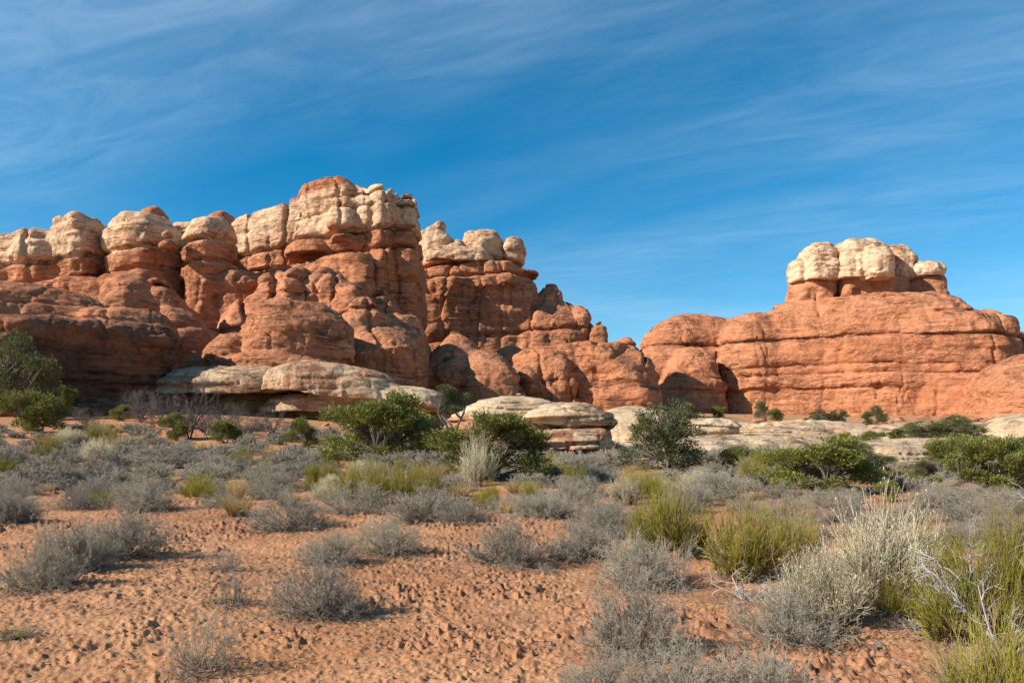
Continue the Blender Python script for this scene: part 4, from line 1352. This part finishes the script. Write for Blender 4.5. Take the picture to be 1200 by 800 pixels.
for u, vb, w, h, lab in (
        (892, 492, 16, 20, "tiny upright juniper against the red base of the butte"),
        (911, 495, 18, 14, "tiny rounded juniper beside the upright one at the base of the butte"),
        (962, 498, 26, 16, "small juniper left of a pair at the foot of the butte"),
        (983, 498, 18, 16, "small juniper right of a pair at the foot of the butte"),
        (1025, 499, 26, 20, "small lone juniper on red soil under the middle of the butte"),
        (1086, 518, 44, 22, "dark juniper left of a touching pair on the pale ledges"),
        (1121, 519, 58, 28, "wide dark juniper right of a touching pair on the pale ledges"),
        (806, 492, 22, 18, "small dark juniper in the shaded notch at the left end of the butte"),
        (842, 490, 14, 12, "tiny juniper below the dark notch in the butte"),
        (990, 524, 30, 14, "low juniper on the cream sheet behind the spreading juniper"),
        (1022, 521, 26, 14, "small juniper on the pale ledge above the rust stained boulder"),
        (1050, 516, 24, 12, "lowest of the junipers between the pale ledge and the rust stained boulder"),
        (1000, 535, 28, 20, "upright dark juniper just behind the spreading juniper"),
        (930, 512, 34, 10, "flat dark bush on the cream slickrock sheet"),
        (1072, 510, 20, 10, "tiny bush left of the dark touching pair on the ledges"),
        (1150, 540, 36, 22, "small juniper above the large green one near the edge")):
    (gnarled if h > 15 else bushy).at(u, vb, w * 1.15, h * 1.1, lab, "small junipers on the ledges before the butte")

# ---- dead wood
snag = Kind("dead_tree", "dead tree", [[("branches", dead_wood(101, 2.2, 4, 0.55, 0.045, 3, (1, 2, 1)).build("snag", DEAD_WOOD, 5))],
                                       [("branches", dead_wood(102, 3.0, 3, 0.5, 0.06, 3, (2, 2, 1)).build("bare tree", DARK_DEAD, 5))],
                                       [("branches", dead_wood(103, 2.0, 7, 0.7, 0.03, 3, (2, 2, 2)).build("bare thicket", DARK_DEAD, 4))]])
snag.at(446, 520, 52, 58, "bleached silver dead tree top standing out of the wide olive juniper", pick=0, rot=1.0, Y=38.6)
snag.at(222, 514, 66, 76, "black bare tree with twisted limbs before the lit red slope", pick=1, rot=0.5)
for u, vb, w, h, lab in ((165, 495, 50, 38, "grey leafless thicket left of the black bare tree in the shade of the outcrop"),
                         (195, 500, 46, 44, "tallest leafless thicket touching the black bare tree in shade"),
                         (268, 505, 56, 34, "leafless thicket in front of the dark alcove"),
                         (318, 508, 34, 30, "thin bare thicket at the mouth of the dark alcove"),
                         (100, 499, 44, 22, "low leafless thicket between the small upright juniper and the low green bush"),
                         (238, 506, 50, 30, "bare thicket just right of the black bare tree"),
                         (292, 509, 44, 22, "low bare thicket between the two alcove thickets")):
    snag.at(u, vb, w, h, lab, "leafless thickets in the shade of the outcrop", pick=2)

# ---- shrubs near the camera
for u, vb, w, h, k, lab in (
        (50, 690, 98, 66, 0, "grey shrub at the near end of the long shrub row on the bare sand"),
        (96, 668, 80, 62, 3, "grey green shrub in the middle of the long shrub row on the bare sand"),
        (146, 652, 96, 58, 1, "grey shrub at the far end of the long shrub row on the bare sand"),
        (16, 612, 66, 38, 3, "grey shrub at the edge of the view behind the long shrub row"),
        (166, 598, 78, 36, 1, "dense dark grey shrub above the long shrub row, shadow to its right"),
        (344, 620, 98, 50, 2, "large wide grey shrub alone on the sand behind the paired shrubs"),
        (374, 720, 116, 74, 0, "biggest grey shrub of the bare sand, at the end of a line of shrubs"),
        (382, 660, 76, 40, 3, "grey shrub directly behind the biggest one on the bare sand"),
        (452, 648, 84, 44, 1, "rounded grey shrub at the top of the bare sand patch"),
        (594, 660, 100, 58, 2, "upright grey shrub with a dark base at the head of the bare sand"),
        (682, 654, 92, 42, 3, "low wide grey shrub right of the upright dark based one"),
        (745, 766, 134, 100, 0, "tall open grey shrub at the edge of the bare sand below the green shrubs"),
        (752, 684, 118, 62, 1, "grey shrub tangled with the front of the green shrubs"),
        (922, 748, 132, 72, 2, "dark based grey shrub leaning on the pale bleached shrub"),
        (700, 826, 120, 66, 1, "cut off grey shrub at the bottom edge, left end of a mass"),
        (798, 832, 170, 84, 0, "large cut off grey shrub in the middle of the bottom edge mass"),
        (905, 832, 130, 80, 3, "cut off grey shrub at the bottom edge, right end of a mass"),
        (1040, 668, 84, 44, 2, "grey shrub half hidden behind the tall pale shrub"),
        (498, 610, 92, 42, 1, "broad grey shrub behind the rounded one in the middle of the flat"),
        (546, 612, 60, 30, 2, "small grey shrub touching the broad one in the middle of the flat"),
        (640, 606, 80, 32, 3, "grey shrub below the bushy juniper's straw tuft"),
        (700, 612, 56, 30, 0, "grey shrub left of the near green shrub"),
        (1178, 596, 60, 26, 1, "grey shrub on bare red sand near the edge, behind the dead branches"),
        (1112, 640, 60, 30, 3, "grey shrub on bare red sand left of the dead branches")):
    grey_near.at(u, vb, w * 0.98, h * 0.84, lab, "grey shrubs near the camera", pick=k)
for u, vb, w, h, k, lab in (
        (236, 787, 104, 72, 0, "open straggly shrub low on the bare sand near the bottom edge"),
        (274, 708, 62, 42, 1, "thin shrub with yellowish side in the middle of the bare sand"),
        (262, 668, 46, 30, 0, "small straggly shrub behind the thin yellowish one"),
        (1148, 806, 120, 60, 1, "brownish straggly shrub at the bottom edge beneath the green shrub"),
        (640, 672, 30, 16, 1, "tiny straggly shrub between two grey shrubs at the head of the sand")):
    sparse.at(u, vb, w * 0.9, h * 0.9, lab, "straggly shrubs on the sand", pick=k)
for u, vb, w, h, k, lab in (
        (792, 648, 92, 74, 0, "tall dark green shrub with reddish dead stems, left of the green pair"),
        (754, 640, 44, 52, 2, "narrow green shrub at the left end of the green clump"),
        (868, 676, 104, 84, 1, "wide yellow green shrub, fullest of the green clump"),
        (926, 662, 68, 64, 2, "green shrub at the right end of the green clump"),
        (1092, 682, 56, 56, 0, "compact bright green shrub right of the tall pale shrub"),
        (1052, 722, 52, 48, 1, "small green shrub growing through the base of the tall pale shrub"),
        (1140, 752, 130, 110, 1, "large sprawling green shrub beneath the bleached dead branches"),
        (1190, 700, 90, 90, 0, "green shrub behind the bleached dead branches at the edge"),
        (1170, 838, 150, 110, 2, "green shrub cut off by the bottom corner"),
        (428, 590, 64, 46, 0, "dark green broom shrub in front of the wide olive juniper"),
        (470, 588, 60, 44, 1, "green broom shrub in the middle of three before the wide olive juniper"),
        (500, 584, 48, 38, 2, "yellowish broom shrub at the right of three before the wide olive juniper"),
        (58, 538, 40, 24, 1, "small yellow green shrub with straw coloured top on the left flat"),
        (118, 520, 44, 24, 2, "pale yellow green shrub before the shaded outcrop"),
        (574, 592, 24, 26, 0, "small yellow green shrub below the bushy juniper"),
        (880, 566, 40, 34, 2, "soft yellow green shrub left of the spreading juniper")):
    green.at(u, vb, w * 0.92, h * 0.95, lab, "green broom shrubs", pick=k)
for u, vb, w, h, k, lab in (
        (1028, 712, 132, 112, 0, "tall pale bleached shrub, brightest plant at the right of the foreground"),
        (962, 730, 96, 78, 1, "shorter pale shrub leaning left from the tall pale shrub"),
        (733, 592, 38, 30, 1, "round pale bunch shrub alone on a patch of red sand beyond the green clump"),
        (113, 545, 38, 28, 1, "round pale bunch shrub with a dark base on the left flat"),
        (560, 570, 44, 50, 0, "silvery feathery shrub growing against the bushy juniper"),
        (82, 522, 32, 18, 1, "small pale shrub left of the pale yellow green one")):
    pale.at(u, vb, w, h, lab, "pale dry shrubs", pick=k)
for u, vb, w, h, lab in (
        (530, 586, 28, 20, "bright straw tuft below the bushy juniper"), (277, 586, 22, 26, "upright straw tuft between grey shrubs on the left flat"),
        (56, 524, 28, 14, "straw tuft on top of the small yellow green shrub"), (314, 536, 16, 12, "orange straw tuft before the shaded ledge"),
        (142, 524, 34, 14, "spreading straw tuft before the leafless thickets"), (361, 532, 14, 8, "tiny straw tuft before the rounded dark bush"),
        (610, 578, 34, 14, "pale straw patch right of the silvery shrub"), (382, 580, 16, 14, "small straw tuft left of the dark green broom shrub"),
        (160, 545, 20, 10, "small straw tuft behind the dense dark grey shrub"), (18, 745, 34, 12, "tiny dry tuft alone on the bare sand at the edge"),
        (505, 565, 30, 22, "golden tuft behind the yellowish broom shrub"), (230, 530, 22, 12, "straw tuft near the foot of the bare tree"),
        (940, 640, 30, 26, "golden straw tuft behind the green clump"), (700, 545, 22, 10, "straw tuft behind the round pale bunch shrub")):
    tuft.at(u, vb, w * 1.15, h * 1.1, lab, "straw tufts")
branches = Kind("dead_branch", "dead branches", [[("limbs", dead_wood(111, 0.85, 6, 0.85, 0.017, 3, (1, 2, 1), 0.26, 0.6, 0.05).build("dead branches", DEAD_WOOD, 6))],
                                                 [("limbs", dead_wood(112, 0.45, 6, 1.2, 0.011, 3, (1, 1, 1), 0.3, 0.7, 0.0).build("dead branches", DEAD_WOOD, 5))]])
branches.at(1176, 764, 190, 168, "tall bleached dead branches forking above the sprawling green shrub", pick=0, rot=0.6)
branches.at(880, 704, 110, 44, "low bleached dead branches at the foot of the green clump", pick=1)
branches.at(790, 690, 60, 60, "thin grey dead stems standing before the dark green shrub", pick=0, rot=2.1)
branches.at(1078, 740, 70, 26, "small dead branches lying between the pale shrub and the sprawling green one", pick=1)

# ---- loose stones
def stone(seed, a, b, c):
    r = np.random.RandomState(seed)
    th, ph = np.meshgrid(np.linspace(0, 2 * np.pi, 25)[:-1], np.linspace(0, np.pi, 13), indexing='ij')
    p = np.stack([np.cos(th) * np.sin(ph), np.sin(th) * np.sin(ph), np.cos(ph)], -1).reshape(-1, 3)
    for _ in range(9):                                     # flat broken faces
        n = r.normal(size=3)
        n /= np.linalg.norm(n)
        d = p @ n
        lim = r.uniform(0.55, 0.85)
        p = p - np.maximum(d - lim, 0)[:, None] * n
    p = p * (1 + 0.04 * vnoise(p[:, 0] * 4, p[:, 1] * 4, p[:, 2] * 4, seed)[:, None]) * np.array([a, b, c])
    i, j = np.meshgrid(np.arange(24), np.arange(12), indexing='ij')
    f = np.stack([i * 13 + j, i * 13 + j + 1, ((i + 1) % 24) * 13 + j + 1, ((i + 1) % 24) * 13 + j], -1).reshape(-1, 4)
    return mesh_from("stone", p, f, {'cream': np.full(len(p), 0.9)}, True, NEAR_ROCK)


for k, (u, v, w, lab) in enumerate(((1028, 757, 24, "flat pale stone on the sand below the pale shrub"), (530, 767, 9, "small white stone alone on the crusted sand"),
                                    (1040, 778, 9, "small pale pebble below the flat pale stone"), (20, 541, 22, "pale flat slab on the left flat"),
                                    (640, 640, 8, "small pale stone by the upright dark based shrub"))):
    x, y, z = ground_at(u, v)
    m = w * y / F_PX / 2
    o = link("stone", stone(k, m, m * 0.8, m * 0.35), None, (x, y, z + m * 0.16))
    o.rotation_euler = (0.06, -0.05, k * 1.3)
    tag(o, lab, "stone")

# ---- broken blocks at the foot of the cliffs
blocks = [stone(60 + k, 0.5, 0.42, 0.34) for k in range(5)]
for me_ in blocks:
    at_ = me_.attributes['cream']
    at_.data.foreach_set('value', np.full(len(me_.vertices), 0.30, np.float32))
rb = random.Random(91)
fallen = []
for k in range(110):
    if k < 30:
        u, v = rb.uniform(60, 420), rb.uniform(499, 510)
    elif k < 55:
        u, v = rb.uniform(430, 760), rb.uniform(498, 528)
    else:
        u, v = rb.uniform(760, 1190), rb.uniform(487, 512)
    x, y, z = ground_at(u, v)
    if y > 230:
        continue
    o = link("fallen_block", blocks[k % 5], None, (x, y, z + 0.05))
    s_ = rb.uniform(0.35, 1.0) ** 2 * y * 0.022
    o.scale = (s_ * rb.uniform(0.8, 1.4), s_, s_ * rb.uniform(0.6, 1.0))
    o.rotation_euler = (rb.gauss(0, 0.15), rb.gauss(0, 0.15), rb.uniform(0, 6.28))
    tag(o, "angular red block fallen at the foot of the rocks", "rock", "fallen blocks at the foot of the cliffs")
    fallen.append(o)

# ---- the scrub between: single grey shrubs out to the trees, then an uncountable mass
rs = random.Random(77)


def cover(u, v):
    """How thickly the photo's flat is grown at this pixel."""
    if v > 640 or v < 503 or (v < 519 and u > 560):
        return 0
    if v < 519:
        return 0.5 if 0 < u < 200 and v < 512 else 0.75
    c = 0.5
    if v > 606:
        c = 0.12 if 420 < u < 720 else 0.0
    elif v > 585:
        c = 0.25 if u < 420 else 0.6
    if u < 430 and 545 < v < 600:
        c = min(c, 0.5)
    if u < 60 and 535 < v < 560:
        c = 0.3
    if u > 880 and 578 < v < 640:
        c = 0.75 if 578 < v < 590 or (606 < v < 614) else 0.14
    if 690 < u < 760 and 570 < v < 600:
        c = 0.25
    if u > 600 and v < 532:
        c = 0.35
    if u > 790 and v < 537:
        c = 0.04
    return c


def marks(rows):
    return [(n, *((px(u, v, Y)[0], Y) if Y else ground_at(u, v)[:2])) for n, u, v, Y in rows]


MARKS = marks([("the wide olive green juniper", 447, 546, 0), ("the dense bushy juniper", 582, 562, 0), ("the open gnarled juniper", 782, 557, 0),
               ("the big spreading juniper", 962, 576, 0), ("the large juniper by the rust boulder", 1160, 578, 0),
               ("the round bush on bare sand", 1044, 588, 0), ("the three green broom shrubs", 465, 588, 0),
               ("the narrow green shrub", 754, 640, 0), ("the wide yellow green shrub", 868, 676, 0), ("the tall pale bleached shrub", 1028, 712, 0),
               ("the long shrub row on sand", 96, 668, 0), ("the large wide grey shrub", 344, 620, 0), ("the upright dark based grey shrub", 594, 660, 0),
               ("the upright straw tuft", 277, 586, 0), ("the pale bunch shrub on red sand", 733, 592, 0), ("the dark based pale shrub", 113, 545, 0),
               ("the straw topped green shrub", 58, 538, 0), ("the black bare tree", 222, 514, 0), ("the rounded dark bush before the ledge", 356, 524, 0),
               ("the round green bush at the edge", 38, 508, 0), ("the layered boulder", 680, 530, 48), ("the tall dead branches", 1176, 764, 0)])
ROCK_MARKS = marks([("the dark left outcrop", 120, 495, 74), ("the black bare tree", 222, 514, 0), ("the pale striped ledge", 420, 480, 84), ("the layered boulder", 680, 530, 48),
                    ("the slim pinyon", 531, 512, 60), ("the flat pale boulder", 832, 505, 68), ("the lone juniper under the butte", 1025, 499, 0), ("the dark notch of the butte", 845, 488, 180),
                    ("the touching pair of ledge junipers", 1103, 519, 0), ("the orange shoulder at the edge", 1180, 490, 160), ("the tiny junipers under the butte", 900, 494, 0)])
NTH = [w + " nearest" for w in ("", "second", "third", "fourth", "fifth", "sixth", "seventh", "eighth", "ninth", "tenth", "eleventh", "twelfth", "thirteenth",
                                "fourteenth", "fifteenth", "sixteenth", "seventeenth", "eighteenth", "nineteenth", "twentieth")]
NTH[0] = "nearest one"


def tell_apart(items, what, landmarks=MARKS):
    """Label each of many look-alikes by the landmark it stands closest to, the side it stands on and its turn from there."""
    byside = {}
    for o in items:
        x, y = o.location.x, o.location.y
        n, mx, my = min(landmarks, key=lambda m: math.hypot(x - m[1], (y - m[2]) * 0.6))
        dx, dy = x - mx, (y - my) * 0.8
        side = ("left of" if dx < 0 else "right of") if abs(dx) > abs(dy) else ("in front of" if dy < 0 else "behind")
        byside.setdefault((n, side), []).append((math.hypot(x - mx, y - my), o))
    for (n, side), rows in byside.items():
        rows.sort(key=lambda q: q[0])
        for k, (_, o) in enumerate(rows):
            if len(rows) == 1:
                o['label'] = f"{what} {side} {n}"
            else:
                o['label'] = f"{what} {side} {n}, {NTH[k] if k < 20 else 'outermost group'}"


spots = []
tries = 0
while tries < 20000:
    tries += 1
    Y = math.sqrt(rs.uniform(11.5 ** 2, 62 ** 2))
    u = rs.uniform(-120, 1320)
    x = (u - U0) / F_PX * Y
    z = float(ground_z(np.array([x]), np.array([Y]))[0])
    v = V0 - (z - EYE) / Y * F_PX
    if rs.random() > cover(u, v):
        continue
    w = rs.uniform(0.7, 1.7) if Y < 30 else rs.uniform(1.0, 2.0)
    if any((x - a) ** 2 + (Y - b) ** 2 < ((c + w * 0.5) * (1.0 if Y < 30 else 0.9)) ** 2 for a, b, c in PLACED) or \
            any((x - a) ** 2 + (Y - b) ** 2 < ((c + w * 0.5) * 1.02) ** 2 for a, b, _, c in spots):
        continue
    spots.append((x, Y, z, w * 0.5))
spots.sort(key=lambda s: s[1])
mass = []
many = {'g': [], 'p': [], 't': [], 's': []}
n_things = 0
for x, Y, z, r_ in spots:
    k = rs.random()
    u = U0 + x / Y * F_PX
    if n_things < 262 and -40 < u < 1240:
        n_things += 1
        if k < 0.08 and Y > 16:
            many['g'].append(green.put(x, Y, z - 0.02, r_ * 1.3, r_ * 0.8, "small yellow green shrub mixed in with the grey scrub", "yellow green shrubs in the scrub", parts=False))
        elif k < 0.14 and Y > 16:
            many['p'].append(pale.put(x, Y, z - 0.02, r_ * 1.3, r_ * 0.75, "small pale dry shrub mixed in with the grey scrub", "pale shrubs in the scrub", parts=False))
        elif k < 0.27:
            many['t'].append(tuft.put(x, Y, z - 0.02, r_ * 0.95, r_ * 0.65, "small straw tuft mixed in with the grey scrub", "straw tufts in the scrub"))
        else:
            many['s'].append((grey_near if Y < 21 else grey_mid).put(x, Y, z - 0.03, r_ * 2, r_ * rs.uniform(0.55, 0.82), "low grey shrub, one of many alike covering the flat before the trees", "grey scrub on the flat", parts=False))
    else:
        mass.append((x, Y, z, r_))
tell_apart(fallen, "angular red fallen block", ROCK_MARKS)
tell_apart(many['g'], "small yellow green shrub")
tell_apart(many['p'], "small pale dry shrub")
tell_apart(many['t'], "small straw tuft")
tell_apart(many['s'], "low grey shrub")
print("shrubs", n_things, "mass", len(mass))


def scrub_mass():
    protos = []
    for s in (201, 202, 203, 204):
        me = grey_shrub(s, 0.5, 0.4, 48, 0.010, (2, 1, 1), 3, 0.0075)[0].build("far shrub", GREY_TWIG)
        co = np.zeros(len(me.vertices) * 3, np.float32)
        me.vertices.foreach_get('co', co)
        ag = np.zeros(len(me.vertices), np.float32)
        me.attributes['age'].data.foreach_get('value', ag)
        li = np.zeros(len(me.loops), np.int32)
        me.loops.foreach_get('vertex_index', li)
        protos.append((co.reshape(-1, 3), ag, li.reshape(-1, 4)))
        bpy.data.meshes.remove(me)
    V, Fs, A, n = [], [], [], 0
    for x, Y, z, r_ in mass:
        co, ag, fc = protos[rs.randrange(4)]
        t = rs.uniform(0, 6.28)
        c, s = math.cos(t), math.sin(t)
        h = rs.uniform(0.7, 1.1)
        V.append(np.stack([(co[:, 0] * c - co[:, 1] * s) * r_ * 2 + x, (co[:, 0] * s + co[:, 1] * c) * r_ * 2 + Y, co[:, 2] * r_ * 2 * h + z - 0.03], 1))
        Fs.append(fc + n)
        A.append(ag + rs.uniform(-0.2, 0.2))
        n += len(co)
    o = link("scrub", mesh_from("scrub", np.concatenate(V), np.concatenate(Fs), {'age': np.concatenate(A)}, True, GREY_TWIG))
    tag(o, "distant grey scrub massed in front of the trees and rocks", "scrub", None, 'stuff')


if mass:
    scrub_mass()


# ---- litter: broken twigs and crumbs of crust on the sand
def litter():
    tw = Twigs()
    r = random.Random(5)
    near = [(a, b, c) for a, b, c in PLACED if b < 16]
    for i in range(7000):
        if r.random() < 0.75:
            a, b, c = r.choice(near)
            t, q = r.uniform(0, 6.28), c * (0.3 + abs(r.gauss(0, 0.6)))
            x, y = a + math.cos(t) * q, b + math.sin(t) * q
        else:
            y = r.uniform(4.5, 14)
            x = r.uniform(-0.68, 0.68) * y
        if y < 3:
            continue
        z = float(ground_z(np.array([x]), np.array([y]))[0]) + 0.02
        t = r.uniform(0, 6.28)
        ln = r.uniform(0.03, 0.13)
        p, d = (x, y, z), unit((math.cos(t), math.sin(t), r.gauss(0, .18)))
        m = add(p, d, ln)
        a = r.uniform(0.1, 1.0)
        tw.stick(p, m, 0.0028, 0.0024, a, a)
        if r.random() < 0.4:
            tw.stick(m, add(m, bend(d, r, 0.5), ln * 0.6), 0.0024, 0.0015, a, a)
    o = link("litter", tw.build("litter", GREY_TWIG))
    tag(o, "dry twig litter strewn on the red sand around the shrubs", "litter", None, 'stuff')


litter()


def crumbs():
    """Crumbs of dried crust and small stones lying loose on the near sand."""
    r = np.random.RandomState(3)
    n = 9000
    y = 4.2 + 13 * r.rand(n) ** 1.5
    x = (r.rand(n) * 2 - 1) * 0.72 * y
    keep = vnoise(x * 1.3, y * 1.3, None, 71) + 0.5 * r.rand(n) > 0.05
    x, y = x[keep], y[keep]
    n = len(x)
    z = ground_z(x, y) + 0.018
    s = 0.006 + 0.013 * r.rand(n) ** 3
    base = np.array([[1, 0, 0], [0, 1, 0], [-1, 0, 0], [0, -1, 0], [0, 0, 1], [0, 0, -1]], float)
    v = (base[None] * r.uniform(0.6, 1.3, (n, 6, 1)) + r.normal(0, 0.15, (n, 6, 3))) * s[:, None, None] * np.array([1, 1, 0.75])
    a = r.rand(n) * 6.28
    c, q = np.cos(a)[:, None], np.sin(a)[:, None]
    v = np.stack([v[..., 0] * c - v[..., 1] * q + x[:, None], v[..., 0] * q + v[..., 1] * c + y[:, None], v[..., 2] + z[:, None]], -1)
    f = np.array([[0, 1, 4], [1, 2, 4], [2, 3, 4], [3, 0, 4], [1, 0, 5], [2, 1, 5], [3, 2, 5], [0, 3, 5]])
    fs = (np.arange(n)[:, None, None] * 6 + f[None]).reshape(-1, 3)
    dark = np.repeat((r.rand(n) < 0.35) * 0.9, 6)
    o = link("gravel", mesh_from("gravel", v.reshape(-1, 3), fs, {'clod': dark, 'crust': dark * 0.5}, False, SAND))
    tag(o, "crumbs of dark crust and grit scattered over the bare red sand", "gravel", None, 'stuff')


crumbs()


def duff():
    """Dead leaf litter lies on the sand under and around the nearer shrubs."""
    me = GROUND.data
    co = np.zeros(len(me.vertices) * 3, np.float32)
    me.vertices.foreach_get('co', co)
    co = co.reshape(-1, 3)
    out = np.zeros(len(co), np.float32)
    idx = np.where((co[:, 1] > 3) & (co[:, 1] < 34))[0]
    cx, cy = co[idx, 0], co[idx, 1]
    acc = np.zeros(len(idx), np.float32)
    nz = 0.3 * vnoise(cx * 2.2, cy * 2.2, None, 61) + 0.2 * vnoise(cx * 7, cy * 7, None, 62)
    for a, b, c in PLACED + [(s[0], s[1], s[3]) for s in spots]:
        if 3 < b < 34:
            near = np.where((np.abs(cx - a) < 2.4 * c) & (np.abs(cy - b) < 2.4 * c))[0]
            q = np.hypot(cx[near] - a, cy[near] - b) / c
            acc[near] = np.maximum(acc[near], 1 - smooth(0.55, 1.5, q + nz[near]))
    out[idx] = acc
    me.attributes.new('duff', 'FLOAT', 'POINT').data.foreach_set('value', out)


duff()
print("all", round(time.time() - T0, 1))
